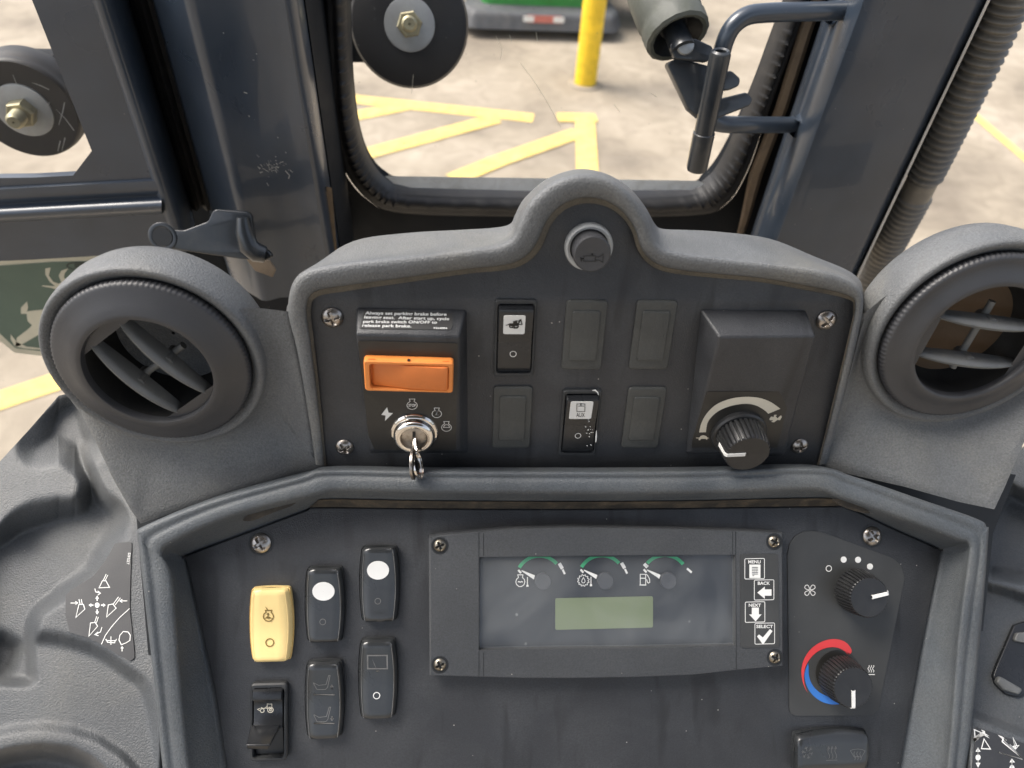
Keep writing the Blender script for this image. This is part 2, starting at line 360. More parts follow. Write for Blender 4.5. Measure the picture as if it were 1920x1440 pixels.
# a set of printed marks: strokes and fills traced in zoom coordinates
def marks(F, z, h, strokes=(), fills=(), wd=.0004, rings=()):
    mb = MB()
    for st in strokes:
        pts, ww, cl = (st+(wd, False))[:3] if isinstance(st, tuple) and isinstance(st[0], list) else (st, wd, False)
        mb.stroke(F, UV(F, pts, z, h), ww, h, cl)
    for f in fills: mb.poly([F.P(u, v, h) for u, v in UV(F, f, z, h)])
    for (x, y, r, ww) in rings:
        c = F.uv(*z(x, y), h); mb.stroke(F, circ(c[0], c[1], r, 28), ww, h, True)
    return mb
E = .00025     # print thickness above its surface
def screw(F, u, v, h, r, parent, m='steel', rot=0.4, dome=.0022, tag=None):
    """pan head with a real cross recess"""
    R_, A_ = 22, 72; rings = []
    for i in range(R_+1):
        t = i/R_; ring = []
        for k in range(A_):
            a = 2*math.pi*k/A_; x, y = r*t*math.cos(a), r*t*math.sin(a)
            hh = dome*(1-t**3.2) if t < 1 else 0
            xr, yr = x*math.cos(rot)+y*math.sin(rot), -x*math.sin(rot)+y*math.cos(rot)
            arm = min(max(abs(xr)/(r*.62), abs(yr)/(r*.15)), max(abs(yr)/(r*.62), abs(xr)/(r*.15)))
            hh -= .0022*max(0, min(1, (1.15-arm)/.35))
            ring.append(F.P(u+x, v+y, h+hh+.0006))
        rings.append(ring)
    rings.append([F.P(u+r*math.cos(2*math.pi*k/A_), v+r*math.sin(2*math.pi*k/A_), h-.001) for k in range(A_)])
    mb = MB().loft(rings); return mb.build('screw', m, parent, sharp=50, tag=tag)
# =================================================================== OUTSIDE
g = MB(); g.add([(-60, -60, 0), (60, -60, 0), (60, 120, 0), (-60, 120, 0)], [(0, 1, 2, 3)])
g.build('ground', 'concrete', origin=Vector((0, 0, 0)), tag=(None, None, None, 'structure'))
GF = Frame(Vector((0, 0, 0)), Vector((1, 0, 0)), Vector((0, 1, 0)))
def stripe(segs, name='road_marking'):
    mb = MB()
    for k, (pts, wd) in enumerate(segs):
        mb.stroke(GF, [tuple(on_Z(x, y).xy) for x, y in pts], wd, .004 + .0015*k)
    mb.build(name, 'stripe', tag=(None, None, None, 'structure'))
Wd = .135
stripe([([(560, 166), (668, 187), (760, 197), (1000, 222)], Wd), ([(560, 245), (668, 218), (770, 198)], Wd), ([(600, 322), (690, 289), (930, 224)], Wd),
        ([(850, 338), (930, 305), (1085, 250)], Wd), ([(1045, 222), (1118, 223)], Wd*1.0), ([(1096, 218), (1100, 300), (1104, 420)], Wd)])
stripe([([(-160, 800), (0, 752), (110, 715), (300, 655)], .115)])
stripe([([(1780, 185), (1825, 215), (1925, 300), (2050, 405)], .07)])
# bollard
b0 = on_Z(1097, 158)
t = thing('bollard', b0, 'thick yellow painted steel bollard standing on the concrete outside the front window', 'bollard')
MB().lathe(b0, Vector((0, 0, 1)), [(.082, 0), (.082, 1.08), (.075, 1.12), (.05, 1.15), (.001, 1.16)], 40).build('post', 'boll', t)
MB().lathe(b0, Vector((0, 0, 1)), [(.13, .001), (.125, .012), (.085, .014)], 40).build('grout_collar', 'concrete', t)
b1 = on_Z(884, 32) + Vector((0, 1.0, 0))
t = thing('bollard', b1, 'yellow bollard half hidden behind the round bumper at the top of the window', 'bollard')
MB().lathe(b1, Vector((0, 0, 1)), [(.07, .0), (.07, 1.08), (.05, 1.15), (.001, 1.16)], 32).build('post', 'boll', t)
# green mower vehicle outside
mo = on_Z(1015, 75)
t = thing('riding_mower', mo, 'green riding mower with a dark grey front deck parked behind the yellow bollard', 'mower')
def Q(dx, dy, z): return mo + Vector((dx, dy, z))
dk = MB(); outl = fillet([(-.60, -.02), (.62, -.02), (.70, .18), (.66, .62), (-.62, .62), (-.72, .22)], .09)
fr = Frame(mo, Vector((1, 0, 0)), Vector((0, 1, 0)))
dk.slab(fr, outl, .08, .20, .05, taper=.03).build('deck', 'mgrey', t)
MB().slab(fr.shift(0), fillet([(-.50, .22), (.52, .22), (.62, 1.5), (-.60, 1.5)], .1), .19, .62, .1, taper=.03).build('body', 'mgreen', t)
lf = Frame(mo + Vector((-.05, -.02, .15)), Vector((1, 0, 0)), Vector((0, 0, 1)))
MB().slab(lf, rrect(.06, .02, .30, .055, .02), 0, .004).build('label_plate', 'salmon', t)
MB().slab(lf, rrect(-.07, .02, .09, .045, .01), .004, .006).build('reflector', 'white', t); MB().slab(lf, rrect(.18, .02, .09, .045, .01), .004, .006).build('reflector', 'white', t)
def wheel(c, r, wd, par):
    o = MB().lathe(c - Vector((wd/2, 0, 0)), Vector((1, 0, 0)), [(r*.5, 0), (r*.9, .0), (r, wd*.2), (r, wd*.8), (r*.9, wd), (r*.5, wd)], 36, mod=lambda i, k: 1+(.03 if (i % 3 == 0 and k in (2, 3)) else 0)).build('wheel', 'tyre', par)
    MB().lathe(c - Vector((wd/2-.01, 0, 0)), Vector((1, 0, 0)), [(.001, .02), (r*.45, .0), (r*.52, .0), (r*.52, wd-.02), (r*.45, wd-.02), (.001, wd-.04)], 30).build('rim', 'boll', o)
wheel(Q(-.80, .55, .22), .22, .2, t); wheel(Q(1.10, .55, .30), .30, .24, t); wheel(Q(.80, 1.6, .30), .30, .24, t); wheel(Q(-.80, 1.6, .30), .30, .24, t)
MB().slab(fr, fillet([(.60, .35), (1.0, .30), (1.05, .9), (.60, 1.0)], .06), .32, .50, .05).build('fender', 'mgreen', t)
# pale post seen at the right edge of the window
pp = on_Z(1400, 5) + Vector((0, .4, 0))
pg = thing('steel_post', pp, 'pale grey blurred steel post outside at the right edge of the front window', 'post')
MB().lathe(pp, Vector((0, 0, 1)), [(.06, 0), (.06, 1.5), (.001, 1.51)], 28).build('tube', 'post', pg)
MB().slab(Frame(pp, Vector((1, 0, 0)), Vector((0, 1, 0))), rrect(0, 0, .2, .2, .02), 0, .012).build('base_plate', 'post', pg)
# =================================================================== CAB FRONT
WY = .70
WF = Frame(Vector((0, WY, 2.1)), Vector((1, 0, 0)), Vector((0, 0, 1)))      # normal towards the operator
def prism(name, m, sec, y0, y1, parent=None, Yr=.6, capx=None, tag=None, row=0, bevel=None):
    """vertical prism: section = list of (pixel x at the row, world Y)"""
    pts = []
    for x, Y in sec:
        p = on_Y(x, row, Y); pts.append((p.x, Y))
    z0 = on_Y(960, y1, Yr).z; z1 = on_Y(960, y0, Yr).z
    zs = np.linspace(z0, z1, 12)
    mb = MB().loft([[Vector((u, v, z)) for u, v in pts] for z in zs], True, False, False)
    return mb.build(name, m, parent, sharp=50, tag=tag, bevel=bevel)
wf = thing('window_frame', Vector((0, WY, 1.4)), 'dark front window surround with rounded corners and a ribbed black rubber seal', 'window frame')
glassb = smooth([(640, -160), (655, -60), (660, 60), (664, 150), (674, 230), (692, 285), (722, 320), (770, 333), (1000, 340), (1270, 343), (1318, 325), (1350, 285), (1380, 225), (1412, 150), (1445, 60), (1490, -60), (1530, -160)], 5)
opn = smooth([(636, -160), (650, -60), (655, 60), (659, 150), (668, 235), (688, 300), (722, 345), (775, 360), (1000, 366), (1270, 364), (1328, 345), (1362, 300), (1395, 225), (1425, 150), (1458, 60), (1500, -60), (1540, -160)], 5)
outr = smooth([(585, -160), (603, -60), (610, 60), (615, 150), (625, 245), (645, 320), (690, 375), (760, 400), (1000, 406), (1290, 404), (1362, 382), (1402, 320), (1432, 235), (1462, 150), (1495, 60), (1538, -60), (1575, -160)], 5)
far = smooth([(420, -160), (430, -60), (450, 60), (470, 150), (480, 300), (480, 480), (520, 640), (700, 700), (1000, 700), (1350, 700), (1500, 620), (1590, 480), (1600, 300), (1620, 150), (1650, 60), (1700, -60), (1740, -160)], 5)
pr = lambda L, h: [WF.px(x, y, h) for x, y in L]
MB().loft([pr(outr, -.012), pr(far, -.012)], False).build('frame_plate', 'paintd', wf)
# ribbed rubber seal
rings = []; n = 420
oi = np.array([WF.uv(*p) for p in opn]); oo = np.array([WF.uv(*p) for p in outr])
def resamp(a, n):
    d = np.r_[0, np.cumsum(np.linalg.norm(np.diff(a, axis=0), axis=1))]; s = np.linspace(0, d[-1], n)
    return np.c_[np.interp(s, d, a[:, 0]), np.interp(s, d, a[:, 1])]
par = np.linspace(0, len(oi)-1, n)
ii = np.c_[np.interp(par, range(len(oi)), oi[:, 0]), np.interp(par, range(len(oi)), oi[:, 1])]
io = np.c_[np.interp(par, range(len(oo)), oo[:, 0]), np.interp(par, range(len(oo)), oo[:, 1])]
prof = [(-.02, -.012), (0, -.006), (.04, .004), (.18, .011), (.38, .0135), (.52, .011), (.60, .0085), (.70, .009), (.86, .007), (1.0, -.002), (1.0, -.014)]
rr = random.Random(3); ribs = [0]*n; k = 4
while k < n-4:
    ribs[k] = 1; k += rr.choice([5, 6, 6, 7])
MB().poly([WF.px(x, y, -.035) for x, y in ((250, -160), (560, -160), (560, 620), (250, 620))]).build('inner_panel', 'paintd', wf)
R2 = []
for t_, h in prof:
    R2.append([WF.P(ii[i][0]*(1-t_)+io[i][0]*t_, ii[i][1]*(1-t_)+io[i][1]*t_, h + (.0022*ribs[i] if .1 < t_ < .55 else 0)) for i in range(n)])
MB().loft(R2, False).build('rubber_seal', 'rubber', wf, sharp=80)
# exterior sill below the glass, pale strip painting its sky reflection, and pane
pi_ = lambda L, h: [WF.px(x, y, h) for x, y in L]
MB().loft([pi_(glassb, -.03), pi_(glassb, -.024), pi_(opn, -.010)], False).build('sill', 'paintd', wf)
MB().poly([WF.px(x, y, .001) for x, y in [(722, 330), (1000, 334), (1310, 339), (1322, 345), (1296, 356), (1000, 358), (772, 352), (738, 344)]]).build('sill_sky_sheen', 'sill', wf)
gp = MB(); gp.loft([pi_(glassb[::1], -.020)], False)
pane = MB().poly([WF.px(x, y, -.026) for x, y in glassb]); pn_ = pane.build('window_pane', 'glass', wf); sc_ = MB(); SF = WF.shift(-.0255)
for L in ([(975, 118), (1000, 150), (1025, 190), (1052, 240)], [(930, 68), (942, 92), (938, 112)], [(955, 65), (960, 80)], [(1005, 60), (1008, 78)], [(1150, 195), (1162, 210)], [(775, 140), (772, 175)], [(1220, 175), (1232, 182)]):
    sc_.stroke(SF, UV(SF, L), .0004, 0)
sc_.build('scratches', 'cream', pn_)
# foam strips at both sides of the window frame
MB().loft([[WF.px(x, y, .085) for x, y in ((612, 350), (622, 352), (632, 470), (612, 470))]] + [[WF.px(x, y, .090) for x, y in ((612, 350), (622, 352), (632, 470), (612, 470))]], True, True, True).build('foam_strip', 'tan', wf)
fs = [(1575, -140, 30), (1534, 0, 28), (1513, 50, 27), (1465, 203, 25), (1418, 325, 26), (1398, 406, 18), (1380, 470, 12)]
MB().loft([[WF.px(x-wd/2, y, .004) for x, y, wd in fs], [WF.px(x-wd/4, y, .010) for x, y, wd in fs], [WF.px(x+wd/4, y, .010) for x, y, wd in fs], [WF.px(x+wd/2, y, .004) for x, y, wd in fs]], False).build('foam_strip', 'tan', wf)
# left post
lp = thing('cab_post', on_Y(480, 0, .6) - Vector((0, 0, .6)), 'scuffed slate blue steel cab post left of the front window', 'cab post')
prism('post_tube', 'paint', [(284, .70), (286, .640), (290, .622), (342, .598), (350, .594), (360, .593), (372, .594), (400, .599), (490, .600), (520, .596), (533, .594), (545, .598), (560, .612), (578, .66), (590, .70), (600, .76), (280, .76)], -170, 560, lp)
prism('seam_strip', 'paintd', [(566, .64), (572, .636), (600, .675), (608, .70), (590, .70)], -170, 545, lp)
scf = MB(); PF = Frame(Vector((0, .5975, 2.1)), Vector((1, 0, 0)), Vector((0, 0, 1))); rq = random.Random(11)
for k in range(46):
    x = rq.gauss(508, 13); y = rq.gauss(312, 9); l_ = rq.uniform(1, 7); a_ = rq.uniform(-.2, 1.2)
    scf.stroke(PF, UV(PF, [(x, y), (x+l_*math.cos(a_), y+l_*math.sin(a_))]), rq.uniform(.0002, .0007), 0)
for L in ([(535, 320), (543, 329), (541, 335)], [(466, 216), (468, 219)], [(520, 257), (522, 259)], [(418, 61), (420, 63)], [(480, 100), (482, 102)], [(474, 112), (477, 113)], [(457, 173), (464, 175)], [(535, 285), (537, 287)]):
    scf.stroke(PF, UV(PF, L), .0006, 0)
label(scf.build('scuff_marks', 'washer', lp), kind='stuff')
# door seal strip
ds = thing('door_seal', on_Y(262, 0, .66) - Vector((0, 0, .6)), 'black rubber seal strip running down between the door frame and the left cab post', 'seal')
prism('seal_strip', 'rubber', [(232, .69), (243, .668), (252, .664), (262, .672), (268, .672), (276, .665), (288, .668), (294, .70)], -170, 470, ds)
# left door frame
df = thing('door_frame', on_Y(120, 0, .6) - Vector((0, 0, .5)), 'slate blue door frame with a chamfered window corner and a glossy lower rail', 'door frame')
DF = Frame(Vector((0, .60, 2.1)), Vector((1, 0, 0)), Vector((0, 0, 1)))
pl = [(-10, -160), (60, 0), (172, 283), (137, 329), (60, 333), (-340, 338), (-340, 500), (-100, 494), (60, 487), (215, 478), (330, 470), (349, 470), (334, 415), (310, 352), (185, 0), (130, -160)]
d = MB(); fr_ = [DF.px(x, y, 0) for x, y in pl]; bk = [p + Vector((0, .008, 0)) for p in fr_]
d.poly(fr_); d.loft([fr_, bk]); d.build('frame_plate', 'paint', df, sharp=30, bevel=None)
d = MB(); A = [DF.px(x, y, .0) for x, y in ((130, -160), (185, 0), (310, 352), (349, 470))]
def vline(x0, Y, z): p = on_Y(x0, 0, Y); return Vector((p.x, Y, z))
zz = [p.z for p in A]
cols = [(172, .5995), (178, .5965), (186, .5950), (196, .597), (212, .607), (232, .632), (240, .655), (243, .69)]
d.loft([[vline(x, Y, z) for z in zz] for x, Y in cols], False).build('return_flange', 'paint', df, sharp=60)
rl = [(344, -.001), (350, .003), (362, .004), (372, .003), (378, -.001), (384, .003), (392, .009), (400, .0105), (407, .008), (411, .002), (414, -.001)]
d = MB(); d.loft([[DF.px(x, y-(x*.055 if x > 0 else x*.03)+5, h) for x in (-340, 0, 100, 200, 270, 296, 303)] if 1 else [] for y, h in rl], False)
d.build('lower_rail', 'paint', df, sharp=60)
# gussets
bk_ = thing('mounting_bracket', on_Y(390, 455, .52), 'flat slate blue bracket ear with a bolt hole, at the foot of the left post', 'bracket')
HB = Frame(on_Y(400, 450, .545), Vector((1, 0, 0)), Vector((0, .45, .9)))
outb = fillet(UV(HB, [(278, 455), (276, 436), (296, 430), (345, 432), (390, 415), (400, 392), (470, 398), (480, 470), (500, 468), (512, 482), (495, 490), (450, 486), (330, 468)]), .006, 4)
mb = MB().slab(HB, outb, -.006, 0, .0012); mb.build('plate', 'latch', bk_)
cx_, cy_ = HB.uv(305, 444); MB().slab(HB, circ(cx_, cy_, .0085, 28, .0078), .0003, .0010).build('bolt_hole', 'dark', bk_)
MB().lathe(HB.P(cx_, cy_), HB.N, [(.0085, .0002), (.0092, .0006), (.0118, .0005), (.0124, .0001)], 32).build('boss', 'latch', bk_)
MB().tube([HB.px(x, y, h) for x, y, h in ((455, 408, .004), (458, 435, .004), (466, 462, .003), (482, 474, .002), (498, 478, .001))], lambda s: .005+.004*math.sin(s*2.6), 12).build('weld_bead', 'latch', bk_)
MB().slab(HB.shift(-.03), UV(HB.shift(-.03), [(455, 478), (505, 490), (516, 505), (510, 520), (478, 508)]), -.004, 0, .001).build('foam_scrap', 'tan', bk_)
# right post
rp = thing('cab_post', on_Y(1690, 0, .6) - Vector((0, 0, .6)), 'broad slate blue steel cab post right of the window, next to the corrugated hose', 'cab post')
prism('post_tube', 'paint', [(1556, .76), (1552, .70), (1554, .668), (1560, .657), (1568, .654), (1572, .652), (1580, .640), (1600, .612), (1620, .603), (1650, .600), (1825, .600), (1838, .601), (1846, .604), (1850, .612), (1852, .66), (1840, .76)], -170, 560, rp)
ex = [(1851, .598), (1854, .597), (1857, .600), (1856, .66)]
prism('pale_edge', 'washer', ex, -170, 560, rp)  # thin pale strip along the outer edge of the post
# hose
hp = [(1925, -80, .665), (1892, 0, .67), (1848, 95, .675), (1802, 190, .68), (1754, 290, .69), (1711, 375, .70), (1674, 445, .715), (1642, 505, .73), (1612, 560, .74), (1580, 640, .76)]
path = [on_Y(x, y, Y) for x, y, Y in smooth(hp, 50)]
d_ = [0]
for i in range(1, len(path)): d_.append(d_[-1]+(path[i]-path[i-1]).length)
tot = d_[-1]; per = .0078; NS = int(tot/per*8)
pp_ = []
for k in range(NS+1):
    s_ = tot*k/NS; j = min(len(d_)-2, max(0, np.searchsorted(d_, s_)-1)); f_ = (s_-d_[j])/max(1e-9, d_[j+1]-d_[j]); pp_.append(path[j].lerp(path[j+1], f_))
s1 = d_[min(range(len(path)), key=lambda i: (path[i]-on_Y(1712, 330+20, .698)).length)]
def hr(s): 
    x = s*tot
    if abs(x-s1) < .011: return .0165
    return .0172 + .0022*math.sin(2*math.pi*x/per)
ho = MB().tube(pp_, hr, 22).build('corrugated_hose', 'hose', sharp=80, tag=('dusty corrugated rubber hose running down behind the right cab post', 'hose'))
rf = thing('shade_roof', Vector((0, 0, 2.44)), 'dark cab roof slab out of view overhead, added to shade the interior', 'roof')
MB().slab(Frame(Vector((0, -.42, 2.46)), Vector((1, 0, 0)), Vector((0, 1, 0))), rrect(0, 0, 1.25, 1.25, .12), 0, .09, .03).build('shade_roof_slab', 'console', rf)  # unseen slab, added and cut short to set the light inside the cab
# =================================================================== latch and handle
lt = thing('window_latch', on_Y(1330, 200, .6), 'black window latch with a hollow round grip and forked arm hanging before the window', 'latch')
a = on_Y(1352, 95, .575); b = on_Y(1306, 318, .575); b.x = a.x + (b.x-a.x)*1.0
ax = (b-a).normalized()
rod = MB().lathe(a, ax, [(.0045, .010), (.0045, .0005), (.0060, -.0005), (.0078, .0008), (.0084, .003), (.0084, .052)], 30)
L_ = (b-a).length
rod.lathe(a, ax, [(.0084, .052), (.0084, L_*.66), (.0092, L_*.665), (.0092, L_-.003), (.0084, L_), (.001, L_)], 30)
rod.build('grip', 'latch', lt); MB().lathe(a, ax, [(.0046, .0095), (.001, .0095)], 20).build('grip_bore', 'dark', lt)
LF = Frame(on_Y(1320, 170, .590), Vector((1, 0, 0)), Vector((0, .45, .9)))
def plate(F, pts, th, nm, m='latch', r=.003, par=lt, h=0.0): return MB().slab(F, fillet(UV(F, pts), r, 4), h-th, h, .0012).build(nm, m, par)
plate(LF, [(1252, 88), (1262, 72), (1300, 74), (1330, 88), (1340, 108), (1320, 118), (1262, 112)], .006, 'link_plate', h=.006)
plate(LF, [(1250, 118), (1272, 108), (1325, 122), (1352, 150), (1345, 220), (1312, 222), (1292, 205)], .010, 'arm')
plate(LF, [(1330, 140), (1375, 131), (1392, 146), (1390, 160), (1372, 168), (1330, 172)], .010, 'fork_finger', r=.005, h=-.004)
plate(LF, [(1330, 190), (1398, 173), (1410, 184), (1406, 198), (1345, 222), (1318, 222)], .010, 'fork_finger', r=.005, h=.002)
c_ = LF.px(1285, 85, .006); MB().lathe(c_, LF.N, [(.0075, 0), (.0066, .0018), (.003, .0028), (.0002, .003)], 28).build('rivet', 'washer', lt)
k0 = on_Y(1230, -30, .66); k1 = on_Y(1272, 72, .61); kx = (k1-k0).normalized(); KL = (k1-k0).length
MB().lathe(k0, kx, [(.001, 0), (.024, .001), (.027, .006), (.027, KL-.022), (.0255, KL-.018), (.027, KL-.013), (.0265, KL-.002), (.024, KL), (.021, KL-.001)], 44, mod=lambda i, k: 1+.012*math.sin(i*4.1+k*1.7)).build('knob_cylinder', 'knobrub', lt)
MB().lathe(k0, kx, [(.021, KL-.001), (.019, KL-.004), (.012, KL-.012), (.001, KL-.012)], 36).build('knob_bore', 'dark', lt)
MB().tube([k1 - kx*.02, k1 + kx*.012], .010, 16).build('pivot_barrel', 'latch', lt)
hd = thing('tube_handle', on_Y(1480, 120, .62), 'bent slate blue tube handle welded to the right post behind the window latch', 'handle')
hpts = [(1580, 20, .628), (1500, 22, .622), (1440, 24, .618), (1400, 30, .615), (1372, 52, .612), (1356, 88, .61), (1345, 140, .61), (1328, 190, .61), (1330, 220, .612), (1352, 232, .615), (1400, 234, .62), (1500, 234, .655)]
MB().tube([on_Y(x, y, Y) for x, y, Y in smooth(hpts, 5)], .0075, 18).build('tube', 'paint', hd)
for x, y in ((1555, 22), (1488, 236)):
    c_ = on_Y(x, y, .648)
    MB().lathe(c_ + Vector((.012, 0, 0)), Vector((-1, -.5, 0)), [(.018, -.012), (.016, .001), (.011, .008), (.008, .014)], 24, mod=lambda i, k: 1+.06*math.sin(i*2.3+k)).build('weld_bead', 'paint', hd)
# =================================================================== rubber bumpers on bolts
def bumper(cx, cy, Y, R_, wx, wy, lab, bar, barpts, tilt):
    c = on_Y(cx, cy, Y); nrm = Vector(tilt).normalized()
    t = thing('rubber_bumper', c, lab, 'bumper')
    MB().lathe(c, nrm, [(R_*.96, -.034), (R_*1.0, -.030), (R_*1.0, -.010), (R_*.97, -.007), (R_*.98, -.003), (R_*.955, .002), (R_*.93, .003), (R_*.30, .001)], 72).build('disc', 'bump', t)
    RW = .0265/R_/.43; MB().lathe(c, nrm, [(R_*.43*RW, .001), (R_*.425*RW, .0035), (R_*.40*RW, .004), (.001, .004)], 44).build('washer', 'washer', t)
    U = nrm.orthogonal().normalized(); V = nrm.cross(U)
    rn = []
    for r_, h in ((.0135, .004), (.0135, .014), (.012, .0155), (.0075, .0155)):
        rn.append([c + (U*math.cos(a_)+V*math.sin(a_))*r_ + nrm*h for a_ in (math.pi/3*k+.4 for k in range(6))])
    MB().loft(rn, True, False, True).build('nut', 'zinc', t, sharp=20)
    pf = [(.0078, .014)]; h = .0155
    while h < .027: pf += [(.0072, h), (.0080, h+.0009)]; h += .0018
    pf += [(.0072, h), (.0058, h+.002), (.001, h+.002)]
    MB().lathe(c, nrm, pf, 28).build('bolt', 'zinc', t)
    if bar: MB().loft([[on_Y(x, y, Y+.035) for x, y in barpts], [on_Y(x, y, Y+.035)+Vector((0, .02, 0)) for x, y in barpts]], True, True, True).build('mounting_bar', 'paintd', t, bevel=.002)
    return t
lb = bumper(47, 205, .72, .051, 50, 215, 'scratched black rubber bumper disc with a zinc nut, seen through the left door window', True, [(-200, 102), (118, 104), (130, 150), (-200, 150)], (.06, -1, .0))
sm_ = MB(); nf = Vector((.06, -1, .0)).normalized(); BF = Frame(on_Y(52, 212, .72)+nf*.0032, Vector((1, 0, 0)), Vector((0, 0, 1)) - nf*nf.z)
for L in ([(24, 140), (32, 160), (40, 178)], [(60, 155), (75, 160), (92, 168)], [(110, 235), (117, 212), (121, 192)], [(105, 205), (122, 222), (139, 245)], [(108, 285), (113, 264)], [(116, 283), (122, 258)], [(84, 203), (93, 192)]):
    sm_.stroke(BF, UV(BF, L), [.0003]+[.0009]*(len(L)-1), 0)
sm_.build('scratches', 'washer', lb)
bumper(768, 46, .80, .0625, 770, 62, 'clean black rubber bumper disc with a zinc nut at the top of the front window', True, [(600, -160), (845, -160), (840, 60), (700, 118), (640, 118)], (.06, -1, .34))
# =================================================================== shield decal on the lower door glass
DG = Frame(Vector((0, .635, 2.1)), Vector((1, 0, 0)), Vector((0, 0, 1)))
dg = thing('door_glass', DG.px(60, 650), 'clear lower door pane below the slate blue rail, carrying the shield decal', 'glass')
MB().poly([DG.px(x, y, -.002) for x, y in ((-340, 470), (300, 460), (330, 1000), (-340, 1000))]).build('pane', 'glass', dg)
MB().poly([DF.px(x, y, -.022) for x, y in ((-340, -160), (20, -160), (200, 283), (160, 350), (-340, 360))]).build('pane', 'glass', dg)
sh = thing('shield_decal', DG.px(70, 580), 'green shield sticker with a cream outline and leaping deer on the lower door glass', 'sticker')
so = [Z4(*p) for p in ((-260, 240), (0, 207), (300, 190), (540, 178), (700, 165), (900, 230), (860, 700), (500, 745), (240, 740), (85, 722), (0, 655), (-260, 380))]
MB().slab(DG, UV(DG, so), .0002, .0008).build('backing', 'shieldline', sh)
si = [Z4(*p) for p in ((-240, 262), (0, 232), (300, 210), (540, 205), (690, 190), (860, 250), (820, 670), (480, 715), (240, 712), (90, 695), (0, 610), (-240, 350))]
MB().slab(DG, UV(DG, si), .0009, .0013).build('field', 'shield', sh)
deer = MB(); H_ = .0016
for f in ([(255, 250), (285, 245), (275, 290), (300, 325), (330, 335), (345, 330), (330, 290), (345, 262), (385, 250), (365, 275), (360, 300), (375, 318), (440, 285), (470, 275), (430, 315), (400, 335), (350, 350), (360, 375), (335, 375), (290, 360), (235, 350), (240, 345), (310, 350), (280, 325), (255, 285)],
          [(152, 435), (158, 470), (150, 492), (200, 485), (260, 480), (330, 450), (420, 440), (420, 560), (330, 590), (240, 610), (170, 650), (110, 685), (85, 690), (95, 640), (160, 590), (180, 570), (155, 545), (150, 505), (118, 505), (118, 470)],
          [(60, 620), (95, 665), (150, 690), (240, 700), (240, 708), (140, 700), (85, 690), (60, 650)]):
    deer.poly([DG.px(*Z4(*p), H_) for p in f])
deer.build('deer_emblem', 'shieldline', sh)
c_ = DG.uv(*Z4(460, 233)); mk = MB().stroke(DG, circ(c_[0], c_[1], .014, 36, .0048), .0011, .0018, True)
text_into(mk, DG, 'SSBID', Z4(418, 246), Z4(505, 240), Z4(418, 224), .0018, .02); mk.build('maker_mark', 'black', sh)
# =================================================================== UPPER CONSOLE
uc = thing('upper_console', UP.px(1098, 870), 'grey moulded upper dash console with an arched hood, switch panel and two round air vents', 'dash console')
T = [  # faceplate edge | front outer lip | back edge | back height | lip height
 ((612, 874), (592, 871), (592, 871), -.010, .002), ((600, 740), (573, 745), (573, 745), -.010, .005), ((589, 640), (556, 650), (553, 650), -.010, .006),
 ((583, 580), (540, 575), (538, 575), -.02, .007), ((596, 556), (562, 513), (596, 497), -.05, .008), ((650, 546), (640, 492), (663, 452), -.05, .008),
 ((760, 530), (775, 478), (760, 437), -.05, .008), ((880, 513), (880, 465), (860, 431), -.05, .008), ((950, 506), (930, 459), (925, 427), -.05, .008),
 ((988, 492), (960, 443), (956, 420), -.05, .008), ((1013, 467), (974, 412), (966, 402), -.05, .008), ((1034, 421), (993, 376), (983, 372), -.05, .008),
 ((1059, 394), (1035, 341), (1025, 336), -.05, .008), ((1092, 382), (1088, 325), (1082, 317), -.05, .008), ((1130, 385), (1142, 334), (1132, 324), -.05, .008),
 ((1163, 404), (1185, 366), (1178, 350), -.05, .008), ((1184, 433), (1213, 410), (1210, 388), -.05, .008), ((1195, 467), (1226, 444), (1228, 420), -.05, .008),
 ((1213, 492), (1245, 464), (1243, 429), -.05, .008), ((1242, 508), (1285, 473), (1285, 431), -.05, .008), ((1297, 517), (1343, 480), (1343, 434), -.05, .008),
 ((1417, 528), (1440, 491), (1441, 447), -.05, .008), ((1500, 542), (1540, 505), (1525, 480), -.05, .008), ((1586, 560), (1598, 526), (1598, 512), -.05, .008),
 ((1600, 580), (1618, 562), (1619, 548), -.03, .007), ((1586, 650), (1609, 625), (1611, 625), -.010, .006), ((1562, 750), (1580, 750), (1580, 750), -.010, .005), ((1532, 872), (1550, 870), (1550, 870), -.010, .002)]
TT = smooth([(*a, *b, *c, d, e) for a, b, c, d, e in T], 5)
lp_ = [(0, -2.0), (.0, .10), (.05, .30), (.15, .36), (.20, .55), (.26, .78), (.34, .90), (.5, .98), (.68, 1.0), (.84, .93), (.93, .72), (.98, .45), (1.0, .1)]
rings = []
for t_, k in lp_:
    rings.append([UP.px(q[0]*(1-t_)+q[2]*t_, q[1]*(1-t_)+q[3]*t_, q[7]*k) for q in TT])
for s_ in (.25, .5, .75, 1.0):
    rings.append([UP.px(q[2]*(1-s_)+q[4]*s_, q[3]*(1-s_)+q[5]*s_, q[6]*s_) if 0 else UP.px(q[2], q[3], 0).lerp(UP.px(q[4], q[5], q[6]), s_) for q in TT])
MB().loft(rings, False).build('hood', 'shroud', uc, sharp=60)
MB().loft(rings[1:4], False)
gr = [[UP.px(q[0]*(1-t_)+q[2]*t_, q[1]*(1-t_)+q[3]*t_, q[7]*k+.0002) for q in TT] for t_, k in ((0.0, .13), (.055, .33), (.15, .40), (.195, .56))]
MB().loft(gr, False).build('dusty_groove', 'groove', uc, sharp=60)
# faceplate
fp = [UP.uv(q[0], q[1]) for q in TT]
fo = fp + [UP.uv(1500, 877), UP.uv(1300, 880), UP.uv(1070, 881), UP.uv(800, 880), UP.uv(640, 878)]
fo = ccw(fo)
MB().slab(UP, offset(fo, .0014), -.012, 0, .0004, 2).build('faceplate', 'face', uc, sharp=30)
